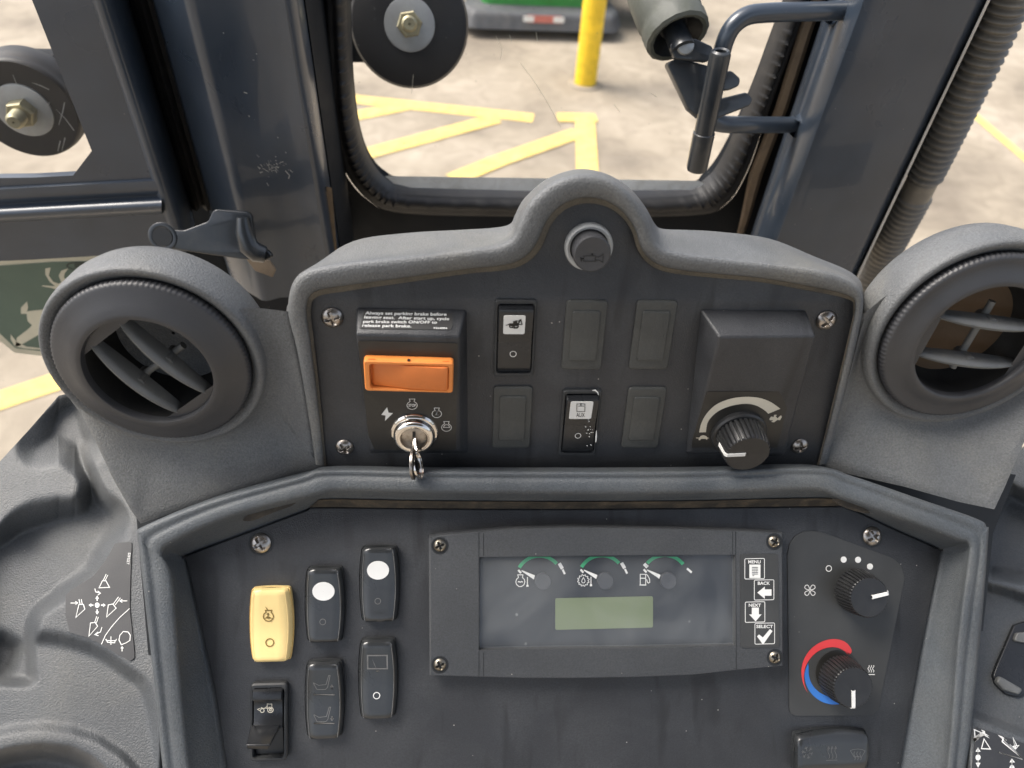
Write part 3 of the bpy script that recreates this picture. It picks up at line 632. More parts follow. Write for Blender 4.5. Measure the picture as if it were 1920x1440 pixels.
# wings: sculpted skins between each vent pod and the hood, closed by a thin returned edge
def wing(ring_pt, a0, a1, outer, ref):
    """outer: (x, y, depth or None) pixel points; None keeps the faceplate plane"""
    O_, N_, U_, R_ = ring_pt; V_ = N_.cross(U_); n_ = 110
    ob = []
    for x, y, d in outer:
        if d is None: d = (UP.px(x, y, -.0005)-CAM).dot(ROT @ Vector((0, 0, -1)))
        ob.append((x, y, d))
    ob = resamp(np.array(smooth(ob, 1)), n_) if 0 else None or [tuple(q) for q in resamp3(ob, n_)]
    rows = [[] for _ in range(16)]; ss = [0, .012, .03, .06, .10, .15, .22, .3, .4, .5, .62, .74, .86, .94, .985, 1.0]
    for i_ in range(n_):
        a_ = math.radians(a0+(a1-a0)*i_/(n_-1)); p0 = O_ + (U_*math.cos(a_)+V_*math.sin(a_))*R_ - N_*.0115; p1 = at_depth(*ob[i_]); L_ = (p1-p0).length
        for k_, s_ in enumerate(ss):
            l_ = s_*L_; rows[k_].append(p0.lerp(p1, s_) + N_*(.0085*math.exp(-l_/.0045)) - N_*(.0015*sstep_((s_-.93)/.07)))
    rows.append([p - N_*.004 for p in rows[-1]]); rows.append([p - N_*.022 for p in rows[-1]])
    return MB().loft(rows, False).build('wing_panel', 'shroud', uc, sharp=60)
def sstep_(x): x = min(1, max(0, x)); return x*x*(3-2*x)
def resamp3(L, n):
    a = np.array(L, float); d = np.r_[0, np.cumsum(np.linalg.norm(np.diff(a[:, :2], axis=0), axis=1))]; t_ = np.linspace(0, d[-1], n)
    # keep the true corners
    for dv in d[1:-1]: t_[np.argmin(abs(t_-dv))] = dv
    return np.c_[np.interp(t_, d, a[:, 0]), np.interp(t_, d, a[:, 1]), np.interp(t_, d, a[:, 2])]
def vent(cx, cy, hz, ang, Rp, Rr, Ri, duct, lab, a_fl, dcx=0, domeh=.009, tilt=(0, 0), outer=(), BL=.034, FD=-.045):
    O = UP.px(cx, cy, hz); V_ = UP.V
    N0 = (UP.N + UP.U*tilt[0] + UP.V*tilt[1]).normalized(); U0 = (UP.U - N0*UP.U.dot(N0)).normalized()
    F = Frame(O, U0, N0.cross(U0))
    MB().lathe(O, N0, [(.001, -BL), (Rp*.9, -BL), (Rp*1.0, -BL+.004), (Rp*1.03, -BL+.012), (Rp*1.035, -.010), (Rp*1.03, -.0045), (Rp*1.018, -.0018), (Rp, -.0006), (Rp*.965, -.0008), (Rr*1.005, -.004), (Rr*.98, -.006), (Rr*.9, -.006)], 96, U=U0).build('vent_pod', 'shroud', uc, sharp=60)
    wing((O, N0, U0, Rp*1.0), a_fl[0], a_fl[1], outer, None)
    v = MB().lathe(O, N0, [(Rr*.96, -.008), (Rr, -.005), (Rr*1.0, .0005), (Rr*.985, .002), (Rr*.965, .0026), (Rr*.93, domeh*.36), (Rr*.80, domeh*.68), (Ri*1.10, domeh*.98), (Ri*1.04, domeh), (Ri*1.01, domeh-.0002), (Ri, domeh-.0012), (Ri*.99, domeh-.005)], 360,
        mod=lambda i, k: 1+(.0075*math.sin(i*2*math.pi/3.0) if k in (1, 2, 3) else 0), U=U0)
    ob = v.build('air_vent', 'ring', uc, sharp=60, tag=(lab,))
    MB().lathe(O, N0, [(Ri*.99, domeh-.0048), (Ri*.985, domeh-.012), (Ri*1.0, FD*.6), (Ri*.9, FD)], 60, U=U0).build('duct', 'duct', ob)
    MB().lathe(O, N0, [(Ri*.9, FD), (Ri*.5, FD-.002), (.0005, FD-.003)], 60, U=U0).build('duct_floor', duct, ob)
    ca, sa = math.cos(math.radians(ang)), math.sin(math.radians(ang))
    A_ = F.U*ca + F.V*sa; B_ = -F.U*sa + F.V*ca
    for off in (-.30, .30):
        c0 = O + B_*(Ri*off*1.15) + N0*(domeh-.006); L2 = Ri*math.sqrt(1-(off*1.15)**2)*.985; rg = []
        for i in range(25):
            s = -1+2*i/24; fr_d = .0010+.0068*(1-s*s)**.8; th = .0013+.0008*(1-s*s); p = c0 + A_*(L2*s)
            Bt = (B_*.97 + N0*.0)
            sec = [(-.0045, -.4), (-.004, -1), (fr_d-.004, -1.1), (fr_d-.001, -.9), (fr_d, 0), (fr_d-.001, .9), (fr_d-.004, 1.1), (-.004, 1), (-.0045, .4)]
            rg.append([p + N0*a_ + B_*(b_*th) - B_*(a_*.12) for a_, b_ in sec])
        MB().loft(rg, True, True, True).build('vent_blade', 'blade', ob, sharp=50)
    MB().tube([O + B_*Ri*.62 + A_*Ri*.05 + N0*(domeh-.012), O - B_*Ri*.62 + A_*Ri*.05 + N0*(domeh-.012)], .0022, 10).build('link_rod', 'blade', ob)
    for off in (-.345, .345):
        MB().tube([O + B_*Ri*off + A_*Ri*.05 + N0*(domeh-.016), O + B_*Ri*off + A_*Ri*.05 + N0*(domeh-.003)], .0032, 10).build('pivot_clip', 'blade', ob)
    # inner shutter plates closing the segment ends
    for sg in (-1, 1):
        pts = [(Ri*.99*math.cos(a_), Ri*.99*math.sin(a_)) for a_ in np.linspace(-.62, .62, 14)]
        MB().poly([O + A_*(sg*x_)*1.0 + B_*y_ + N0*(domeh-.0035) for x_, y_ in pts]).build('side_cheek', 'ring', ob)
    return ob
vent(288, 684, .006, -53, .0592, .0532, .0345, 'dark', 'air vent at the left end with blades tilted steeply', (34, -172), tilt=(0, -.12),
     outer=[(546, 585, None), (550, 610, None), (556, 645, None), (575, 745, None), (593, 866, None), (611, 876, None), (560, 890, .458), (420, 932, .455), (262, 985, .452), (244, 960, .449), (207, 895, .444), (178, 831, .440), (153, 780, .437), (120, 735, .43), (100, 700, .425)])
vent(1828, 637, .006, -7, .0622, .0560, .0380, 'brown', 'air vent at the right end with level blades over a brown duct', (150, 330), tilt=(0, -.09), domeh=.006, FD=-.020,
     outer=[(1619, 590, None), (1616, 606, None), (1609, 630, None), (1580, 750, None), (1550, 866, None), (1530, 874, None), (1600, 893, .47), (1700, 916, .466), (1800, 944, .463), (1867, 958, .460), (1885, 920, .458), (1920, 838, .456), (1965, 745, .452), (2000, 690, .45)])
bs = MB(); BSF = UP.shift(-.016)
bs.poly([UP.px(x, y, -.014) for x, y in ((600, 560), (700, 535), (1000, 520), (1200, 520), (1500, 545), (1590, 570), (1570, 900), (600, 900))]).build('back_shell', 'dark', uc)
# screws
scr = None
for x, y, r, ro in ((623, 595, .0062, .3), (646, 838, .0056, .5), (1549, 600, .0062, .9), (1499, 836, .0056, .2)):
    u, v = UP.uv(x, y); screw(UP, u, v, 0, r, uc, rot=ro)
# blank plugs and rockers of the switch bank
u0, v0 = UP.uv(*Z6(516, 634)); u1, v1 = UP.uv(*Z6(516, 945)); PH = v0-v1
PW = abs(UP.uv(*Z6(430, 787))[0]-UP.uv(*Z6(612, 787))[0])
def plug(cx, cy, parent):
    c = UP.uv(cx, cy)
    o = MB().slab(UP, rrect(c[0], c[1], PW, PH, .0028), .0001, .0016, .0008).build('blank_plug', 'blank', parent)
    MB().slab(UP, rrect(c[0], c[1], PW*.68, PH*.72, .002), .0015, .0026, .0006).build('raised_panel', 'blank', o)
    return o
p0 = plug(*Z6(516, 787), uc); cc = UP.P(*UP.uv(*Z6(516, 787)))
for q in ((824, 787), (192, 1157), (783, 1158)):
    copy_part(p0, uc, UP.P(*UP.uv(*Z6(*q))) - cc)
def rocker(cx, cy, w_, h_, lab):
    F = UP; c = F.uv(cx, cy)
    ou = rrect(c[0], c[1], w_, h_, .0022); inn = rrect(c[0], c[1], w_*.86, h_*.9, .002)
    mb = MB(); mb.loft([[F.P(u, v, .0001) for u, v in ou], [F.P(u, v, .0016) for u, v in ou], [F.P(u, v, .0022) for u, v in offset(ou, -.0006)], [F.P(u, v, .0022) for u, v in offset(inn, .0003)], [F.P(u, v, .0016) for u, v in inn], [F.P(u, v, -.004) for u, v in inn]])
    o = mb.build('rocker_switch', 'bezel', uc, sharp=40, tag=(lab,))
    ww, hh = w_*.83, h_*.865
    pr_ = [(-.5, .0005), (-.46, .0030), (-.40, .0038), (-.05, .0030), (.0, .0031), (.42, .0062), (.47, .0058), (.5, .003), (.5, -.003)]
    rg = []
    for t_, hgt in pr_:
        rg.append([F.P(c[0]+x_*ww, c[1]+t_*hh - (.0 if t_ < .5 else 0), hgt-e_) for x_, e_ in ((-.5, .006), (-.5, .0008), (-.485, .0002), (-.46, 0), (.46, 0), (.485, .0002), (.5, .0008), (.5, .006))])
    MB().loft(rg, False).build('rocker', 'gloss', o, sharp=40)
    return o, c, ww, hh
SW, SH = PW*1.0, PH*1.10
s1_, c1_, ww, hh = rocker(*Z6(204, 800), SW, SH, 'black rocker switch with a white excavator label')
s2_, c2_, ww, hh = rocker(*Z6(495, 1180), SW, SH*.98, 'scuffed black rocker switch with a white AUX label')
Hl = .0053
def rk(F, h, t0, t1): # little frame following the tilted upper half of a rocker
    return F
RF1 = Frame(UP.P(c1_[0], c1_[1]+.0, .0031), UP.U, (UP.V*(.42*hh)+UP.N*.0031)); RF2 = Frame(UP.P(c2_[0], c2_[1]+.0, .0031), UP.U, (UP.V*(.42*hh)+UP.N*.0031))
def lbl(F, z, tl, br, nm, par, m, r=.0012, h0=.0001, h1=.0004):
    a_ = F.uv(*z(*tl)); b_ = F.uv(*z(*br)); return MB().slab(F, rrect((a_[0]+b_[0])/2, (a_[1]+b_[1])/2, abs(a_[0]-b_[0]), abs(a_[1]-b_[1]), r), h0, h1).build(nm, m, par)
lbl(RF1, Z6, (155, 698), (248, 782), 'icon_label', s1_, 'white'); lbl(RF2, Z6, (457, 1086), (547, 1163), 'icon_label', s2_, 'white')
# loader backhoe pictogram (zoom 5 coordinates)
marks(RF1, Z5, .0006, [([(1395, 347), (1418, 352)], .0004), ([(1412, 372), (1418, 345), (1428, 340), (1436, 372)], .0006), ([(1368, 392), (1388, 398), (1405, 390)], .0003), ([(1360, 388), (1385, 394), (1410, 386)], .0004)],
      [[(1378, 350), (1402, 347), (1408, 365), (1408, 382), (1352, 382), (1352, 374), (1333, 381), (1330, 376), (1345, 372), (1355, 365), (1378, 364)], [(1402, 372), (1424, 340), (1428, 347), (1408, 382)]],
      rings=((1366, 384, .0009, .0007), (1398, 384, .0012, .0008))).build('symbol', 'black', s1_)
marks(RF2, Z6, .0006, [([(484, 1098), (484, 1132), (520, 1132), (520, 1098)], .0004), ([(490, 1108), (515, 1108)], .0004), ([(502, 1094), (502, 1108)], .0005)]).build('symbol', 'black', s2_)
mk = MB(); text_into(mk, RF2, 'AUX', Z6(481, 1157), Z6(519, 1157), Z6(481, 1138), .0006, .0); mk.build('lettering', 'black', s2_)
def at_h(F, z, x, y, h): return F.uv(*z(x, y), h)
for s_, (x, y) in ((s1_, (197, 873)), (s2_, (489, 1241))):
    marks(UP, Z6, .0036 if s_ is s1_ else .0036, rings=((x, y, .0018, .00035),)).build('off_mark', 'white', s_)
# paint scuffs on the AUX rocker
rs = random.Random(5); mk = MB()
for k in range(16):
    x = rs.gauss(535, 13); y = rs.gauss(1225, 24); a_ = rs.uniform(-.6, .9); l_ = rs.uniform(1, 6)
    mk.stroke(UP, UV(UP, [(x, y), (x+l_*math.cos(a_), y+l_*math.sin(a_)), (x+l_*1.4*math.cos(a_+.5), y+l_*1.4*math.sin(a_+.5))], Z6, .0040), [.0002, .0005, .0001], .0040)
for pts in ([(553, 1037), (566, 1036), (578, 1046), (581, 1058)], [(572, 1218), (571, 1245), (569, 1270)]):
    mk.stroke(UP, UV(UP, pts, Z6, .0038), [.0004, .0010, .0006, .0003][:len(pts)], .0038)
mk.build('paint_scuffs', 'white', s2_)
# horn button
hc = UP.uv(*Z6(535, 386)); O = UP.P(*hc)
Rh = abs(UP.uv(*Z6(643, 387))[0]-UP.uv(*Z6(427, 387))[0])/2
hb = MB().lathe(O, UP.N, [(Rh, .0), (Rh, .0025), (Rh*.965, .0040), (Rh*.90, .0046), (Rh*.80, .0042), (Rh*.79, .0015)], 64).build('horn_button', 'alu', uc, tag=('black horn button in a grey ring under the arch',))
MB().lathe(O, UP.N, [(Rh*.80, .002), (Rh*.74, .0026), (Rh*.735, .0075), (Rh*.76, .008), (Rh*.77, .0125), (Rh*.75, .0138), (Rh*.70, .0143), (.0005, .0140)], 64).build('cap', 'ring', hb)
marks(UP, Z6, .0146, [([(515, 433), (567, 431), (567, 457), (515, 457)], .00045, True), ([(567, 438), (585, 437), (603, 424), (601, 462), (585, 452), (567, 452)], .0004), ([(500, 437), (505, 456)], .0004), ([(500, 445), (515, 445)], .0004)]).build('horn_symbol', 'engrave', hb)
# hood pod builder
def hood_pod(name, base, top, lab, bev=.0016):
    """base: 4 px points at panel height (tl,tr,br,bl); top: ridge L, ridge R, front bottom R, front bottom L as (x,y,h)"""
    b_ = [UP.px(x, y, -.0006) for x, y in base]; t_ = [UP.px(x, y, h) for x, y, h in top]
    mb = MB(); mb.add(b_ + t_, [(4, 5, 6, 7), (0, 1, 5, 4), (1, 2, 6, 5), (2, 3, 7, 6), (3, 0, 4, 7), (3, 2, 1, 0)])
    F = Frame(t_[3], t_[2]-t_[3], t_[0]-t_[3]); F2 = Frame(b_[0], b_[1]-b_[0], b_[0]-t_[0])
    o = mb.build(name, 'face', uc, sharp=35, bevel=bev, tag=(lab,)); return o, F, Frame(t_[0], t_[1]-t_[0], b_[0]-t_[0])
ig, IF, IT = hood_pod('ignition_housing', ((668, 574), (876, 578), (880, 850), (690, 850)), ((667, 627, .015), (862, 632, .015), (859, 846, .0035), (701, 843, .0035)), 'hooded black housing carrying the orange switch and key lock')
# plates: sticker on top slope, gloss decal on the front
so_ = fillet(ccw(UV(IT, [ZA(62, 235), (ZA(100, 92)), ZA(795, 118), ZA(800, 215), ZA(785, 250), ZA(75, 240)])), .0012, 3)
st = MB().slab(IT, so_, .0001, .0004).build('warning_sticker', 'decal', ig); mk = MB()
for s_, bl, br, tl in (('Always set parking brake before', (104, 124), (750, 136), (108, 100)), ('leaving seat.  After start up, cycle', (97, 156), (771, 170), (101, 134)),
                       ('park brake switch ON/OFF to', (88, 191), (674, 198), (91, 169)), ('release park brake.', (80, 222), (470, 228), (83, 200)), ('T224004', (643, 240), (755, 242), (645, 226))):
    text_into(mk, IT, s_, ZA(*bl), ZA(*br), ZA(*tl), .0007, .018)
mk.build('lettering', 'white', st)
dcl = fillet(ccw(UV(IF, [ZA(45, 330), ZA(840, 350), ZA(822, 1200), ZA(180, 1195), ZA(130, 1080)])), .002, 3)
MB().slab(IF, dcl, .0001, .0005).build('decal_plate', 'decal', ig)
# orange switch
Fh = IF
ofr = UV(IF, [ZA(97, 470), ZA(808, 470), ZA(800, 742), ZA(135, 738)])
def q4(F, z, pts): return [F.uv(*z(*p)) for p in pts]
ob_ = ccw(q4(IF, ZA, [(105, 425), (800, 430), (808, 735), (130, 735)]))
cxo = sum(p[0] for p in ob_)/4; cyo = sum(p[1] for p in ob_)/4
wo, ho_ = .0385, .0172
c_ = IF.uv(*ZA(452, 625), .006); 
wo = abs(IF.uv(*ZA(97, 600), .006)[0]-IF.uv(*ZA(806, 600), .006)[0]); ho_ = abs(IF.uv(*ZA(452, 500), .006)[1]-IF.uv(*ZA(452, 742), .006)[1])
ou = rrect(c_[0], c_[1], wo, ho_, .0022); inn = rrect(c_[0]+.0002, c_[1]-.0002, wo*.885, ho_*.80, .0022)
mb = MB().loft([[IF.P(u, v, .0003) for u, v in ou], [IF.P(u, v, .0052) for u, v in ou], [IF.P(u, v, .0060) for u, v in offset(ou, -.0007)], [IF.P(u, v, .0060) for u, v in offset(inn, .0003)], [IF.P(u, v, .0055) for u, v in inn], [IF.P(u, v, .001) for u, v in inn]])
mb.poly([IF.P(u, v, .0011) for u, v in inn])
os_ = mb.build('parking_brake_switch', 'orange', ig, sharp=40)
ww, hh = wo*.865, ho_*.765
rg = []
for t_, hgt in ((-.5, -.001), (-.5, .0024), (-.47, .0034), (-.1, .0056), (.0, .0062), (.44, .0072), (.485, .0067), (.5, .0056), (.5, .001)):
    rg.append([IF.P(c_[0]+.0006+t_*ww, c_[1]-.0002+y_*hh, hgt-e_) for y_, e_ in ((-.5, .004), (-.5, .0010), (-.485, .0003), (-.45, 0), (.45, 0), (.485, .0003), (.5, .001), (.5, .004))])
MB().loft(rg, False).build('rocker', 'orange2', os_, sharp=40)
for fx in (-.41, 0, .41):
    wd_ = .0016 if fx == 0 else .0036
    MB().slab(Frame(IF.P(c_[0]+fx*wo, c_[1]+ho_/2+.0001, .0045), IF.U, -IF.N), rrect(0, 0, wd_, .0018 if fx == 0 else .0010, .0002), -.0001, .0003).build('moulded_notch', 'dark' if fx == 0 else 'orange2', os_)
# ignition marks
def engine(z, F, h, cx, cy, s, wd=.00035):
    o = [(-.34, -.62), (-.34, -.95), (-.5, -.95), (-.5, -1.12), (.5, -1.12), (.5, -.95), (.34, -.95), (.34, -.62)]
    o = [(-.5, -1.12), (.5, -1.12), (.36, -.62)] + [(.92*math.sin(a_), -.78*math.cos(a_)+.12) for a_ in np.linspace(.75, 2*math.pi-.75, 26)] + [(-.36, -.62)]
    return ([(cx+x*s, cy+y*s*.92) for x, y in o], wd, True)
sy = marks(IF, ZA, .0008, [engine(ZA, IF, 0, 477, 842, 44), engine(ZA, IF, 0, 673, 910, 41), engine(ZA, IF, 0, 750, 1018, 42), ([(725, 1022), (735, 1005), (750, 998), (766, 1005), (776, 1022)], .00035),
    ([(657, 890), (690, 890)], .0005), ([(655, 923), (686, 923)], .0005), ([(675, 890), (668, 923)], .0010)],
    [[(278, 862), (233, 922), (267, 928), (262, 970), (326, 908), (290, 905)]])
text_into(sy, IF, 'STOP', ZA(449, 857), ZA(507, 857), ZA(449, 836), .0008, .02); sy.build('ignition_symbols', 'white', ig)
# key lock
kc = IF.uv(*ZA(497, 1055)); O = IF.P(*kc); Rk = abs(IF.uv(*ZA(305, 1055))[0]-IF.uv(*ZA(690, 1055))[0])/2
lk = MB().lathe(O, IF.N, [(Rk, .0004), (Rk, .0016), (Rk*.93, .0028), (Rk*.86, .0030), (Rk*.84, .0055), (Rk*.78, .0070), (Rk*.68, .0076), (Rk*.57, .0072), (Rk*.545, .0064), (Rk*.545, .0040)], 72, mod=lambda i, k: 1-(.025 if k in (1, 2) and (i//6) % 2 else 0)).build('key_lock', 'chrome', ig)
MB().lathe(O, IF.N, [(Rk*.545, .0050), (Rk*.50, .0054), (.0005, .0055)], 48).build('lock_face', 'steel', lk)
MB().slab(IF, rrect(kc[0], kc[1]+.0005, .0019, .0085, .0004), .0055, .0058).build('key_slot', 'dark', lk)
# ignition key
ky = thing('ignition_key', IF.P(kc[0], kc[1], .006), 'small steel key sitting in the ignition lock below the orange switch', 'key')
KF = Frame(IF.P(kc[0], kc[1], .0), (IF.N*1 + IF.V*-.50), (IF.V - IF.U*.10 + IF.N*.4))
KF = Frame(KF.O, KF.U, KF.V)
sk = [(.0, -.0018), (.014, -.0018), (.015, -.0042), (.018, -.0082), (.024, -.0108), (.031, -.0104), (.036, -.007), (.038, 0), (.036, .007), (.031, .0104), (.024, .0108), (.018, .0082), (.015, .0042), (.014, .0018), (0, .0018)]
MB().slab(KF, [(x*.80, y*.9) for x, y in smooth(sk, 3, True)], -.0008, .0008, .0003).build('bow', 'steel', ky)
MB().slab(KF.shift(.0008), circ(.0256, 0, .003, 24), .00005, .0002).build('ring_hole', 'dark', ky)
K2 = Frame(IF.P(kc[0], kc[1], .004) + IF.U*.0004, (IF.N*1 + IF.V*-.62 + IF.U*.16), (IF.V - IF.U*.35 + IF.N*.4))
MB().slab(K2, [(x*.70, y*.75) for x, y in smooth(sk, 3, True)], -.0007, .0007, .0003).build('second_leaf', 'chrome', ky)
# throttle pod
tp, TF, TT_ = hood_pod('throttle_housing', ((1312, 578), (1512, 580), (1470, 856), (1284, 850)), ((1349, 632, .017), (1530, 630, .019), (1470, 852, .0035), (1294, 849, .0035)), 'hooded black housing with the turtle and hare speed knob')
dp = fillet(ccw(UV(TF, [ZB(235, 726), ZB(912, 724), ZB(905, 760), ZB(798, 1185), ZB(100, 1185), ZB(105, 1130), ZB(215, 750)])), .0014, 3)
MB().slab(TF, offset(dp, -.0008), .0001, .0005).build('decal_plate', 'decal', tp)
ai = []; ao_ = []
for p_, q_ in (((173, 1062), (227, 1060)), ((190, 990), (240, 985)), ((235, 910), (285, 925)), ((310, 840), (350, 880)), ((420, 795), (440, 848)), ((540, 779), (545, 834)), ((650, 788), (625, 848)), ((740, 820), (690, 884)), ((818, 874), (722, 914))):
    ao_.append(TF.px(*ZB(*p_), .0007)); ai.append(TF.px(*ZB(*q_), .0007))
f3 = lambda L: [Vector(p) for p in smooth([tuple(x) for x in L], 4)]
mb = MB().loft([f3(ao_), f3(ai)], False)
for f in ([(146, 1103), (175, 1103), (185, 1090), (205, 1083), (228, 1090), (240, 1103), (255, 1106), (238, 1112), (235, 1122), (225, 1113), (190, 1113), (180, 1124), (168, 1122), (172, 1110), (150, 1108)],
          [(730, 955), (745, 935), (765, 940), (768, 922), (790, 922), (782, 935), (795, 950), (822, 925), (830, 938), (815, 965), (795, 962), (768, 982), (745, 978), (760, 965), (735, 965)]):
    mb.poly([TF.px(*ZB(*p), .0007) for p in f])
mb.build('speed_scale', 'cream', tp)
def knob(F, cx, cy, R, H, par, name, lab, seg=34, ptr=None, base=True, taper=.93, pm='white', ridge=.055):
    c = F.uv(cx, cy); O = F.P(*c)
    if base: MB().lathe(O, F.N, [(R*1.16, .0002), (R*1.15, .0030), (R*1.08, .0042), (R*.9, .0044)], 48).build('knob_base', 'knob', par)
    n_ = seg*6
    kb = MB().lathe(O, F.N, [(R*1.0, .0040), (R*1.0, .0050), (R*.985, H*.5), (R*taper, H-.0016), (R*taper*.97, H-.0005), (R*taper*.93, H), (R*taper*.90, H), (.0004, H-.0003)], n_,
        mod=lambda i, k: 1-(ridge*max(0, math.sin(i*2*math.pi/6))**.7 if k < 5 else 0))
    o = kb.build(name, 'knob', par, sharp=50, tag=(lab,))
    if ptr is not None:
        d = Vector((math.cos(ptr), math.sin(ptr))); R1 = R*taper; wv = .0011; nv = Vector((-d.y, d.x))
        pth = [(R1*.12, H+.0002), (R1*.93, H+.0003), (R1*1.01, H-.0008), (R*1.015, H*.52)]
        top = []; bot = []
        rg = [[F.P(*(Vector(c)+d*a_+nv*wv*s_), h_+.0003) for a_, h_ in pth] for s_ in (-1, 1)]
        rg2 = [[F.P(*(Vector(c)+d*(a_-.0006)+nv*wv*s_), h_-.0008) for a_, h_ in pth] for s_ in (1, -1)]
        MB().loft([rg[0], rg[1], rg2[0], rg2[1], rg[0]], False).build('pointer', pm, o)
    return o
RKn = .0152
knob(TF, *ZB(480, 1058), RKn, .0205, tp, 'speed_knob', 'ribbed black engine speed knob', 30, math.radians(184), ridge=.10)
# =================================================================== LOWER CONSOLE
lc = thing('lower_console', LO.px(1000, 1400), 'grey lower dash console with a raised rim around the black switch and climate panel', 'dash console')
RH = .024
# outer | ridge | inner ridge | faceplate edge (pixels), from bottom left over the top to bottom right
R_ = [((332, 1640), (352, 1640), (388, 1640), (462, 1640)), ((305, 1440), (325, 1440), (358, 1440), (424, 1440)), ((290, 1290), (308, 1290), (342, 1290), (400, 1292)), ((262, 1040), (284, 1060), (325, 1090), (358, 1096)),
      ((258, 1004), (276, 1022), (306, 1040), (347, 1049)), ((270, 986), (300, 998), (330, 1016), (352, 1040)), ((400, 936), (410, 950), (440, 968), (450, 1003)), ((560, 893), (565, 906), (585, 932), (570, 958)),
      ((612, 880), (620, 893), (640, 922), (600, 951)), ((800, 882), (800, 896), (800, 926), (800, 953)), ((1070, 883), (1070, 897), (1070, 928), (1070, 954)), ((1300, 882), (1300, 896), (1300, 927), (1300, 952)),
      ((1528, 876), (1525, 890), (1512, 920), (1545, 949)), ((1600, 893), (1590, 908), (1572, 934), (1590, 952)), ((1720, 934), (1705, 950), (1690, 975), (1680, 993)), ((1830, 972), (1808, 990), (1790, 1012), (1755, 1026)),
      ((1850, 988), (1830, 1006), (1815, 1022), (1765, 1033)), ((1853, 1010), (1836, 1040), (1812, 1060), (1761, 1055)), ((1838, 1200), (1815, 1200), (1794, 1200), (1732, 1200)), ((1818, 1400), (1796, 1400), (1778, 1400), (1696, 1400)), ((1796, 1640), (1772, 1640), (1750, 1640), (1655, 1640))]
RR = smooth([sum((list(p) for p in q), []) for q in R_], 5)
def rp_(i, h): return [LO.px(q[2*i], q[2*i+1], h) for q in RR]
def lerp2(i, j, t_, h): return [LO.px(q[2*i]*(1-t_)+q[2*j]*t_, q[2*i+1]*(1-t_)+q[2*j+1]*t_, h) for q in RR]
rings = [[LO.px(q[0], q[1], RH-.004)-LO.N*.05 for q in RR], rp_(0, RH-.004), lerp2(0, 1, .15, RH-.0012), lerp2(0, 1, .45, RH-.0003), lerp2(0, 1, .75, RH-.0012), rp_(1, RH-.0018), lerp2(1, 2, .1, RH-.0008), lerp2(1, 2, .3, RH), lerp2(1, 2, .7, RH-.0002), lerp2(1, 2, .88, RH-.0012), rp_(2, RH-.0035),
         lerp2(2, 3, .15, RH-.009), lerp2(2, 3, .45, RH*.36), lerp2(2, 3, .8, RH*.04), lerp2(2, 3, 1.0, -.003), lerp2(2, 3, 1.25, -.004)]
MB().loft(rings, False).build('rim', 'frame', lc, sharp=100)
for p, q in (((470, 975), (590, 935)), ((1565, 938), (1630, 962))):
    pts = [LO.px(*p, .018), LO.px((p[0]+q[0])/2, (p[1]+q[1])/2-3, .017), LO.px(*q, .016)]
# faceplate
fpo = [LO.uv(q[6], q[7]) for q in RR]
MB().slab(LO, offset(ccw(fpo), -.0004), -.008, 0, .0010, 3).build('faceplate', 'face', lc, sharp=30)
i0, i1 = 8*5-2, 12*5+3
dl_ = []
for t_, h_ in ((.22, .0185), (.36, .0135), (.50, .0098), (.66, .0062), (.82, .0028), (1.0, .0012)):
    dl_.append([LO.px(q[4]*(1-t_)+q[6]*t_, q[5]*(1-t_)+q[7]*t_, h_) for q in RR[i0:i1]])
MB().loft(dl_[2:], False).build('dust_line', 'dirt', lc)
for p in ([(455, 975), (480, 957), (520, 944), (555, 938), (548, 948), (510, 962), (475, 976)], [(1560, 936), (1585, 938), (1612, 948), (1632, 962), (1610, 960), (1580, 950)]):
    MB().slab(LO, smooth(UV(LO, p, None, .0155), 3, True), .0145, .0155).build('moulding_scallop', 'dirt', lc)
for x, y in ((489, 1018), (1635, 1005)):
    u, v = LO.uv(x, y); screw(LO, u, v, 0, .0065, lc, rot=.6)
    MB().lathe(LO.P(u, v), LO.N, [(.0066, .0002), (.0078, .0003)], 40).build('screw_hole', 'dark', lc)
MB().poly([LO.px(x, y, -.02) for x, y in ((255, 960), (600, 860), (1545, 840), (1905, 890), (1862, 1000), (1800, 1600), (310, 1600))]).build('back_shell', 'dark', lc)
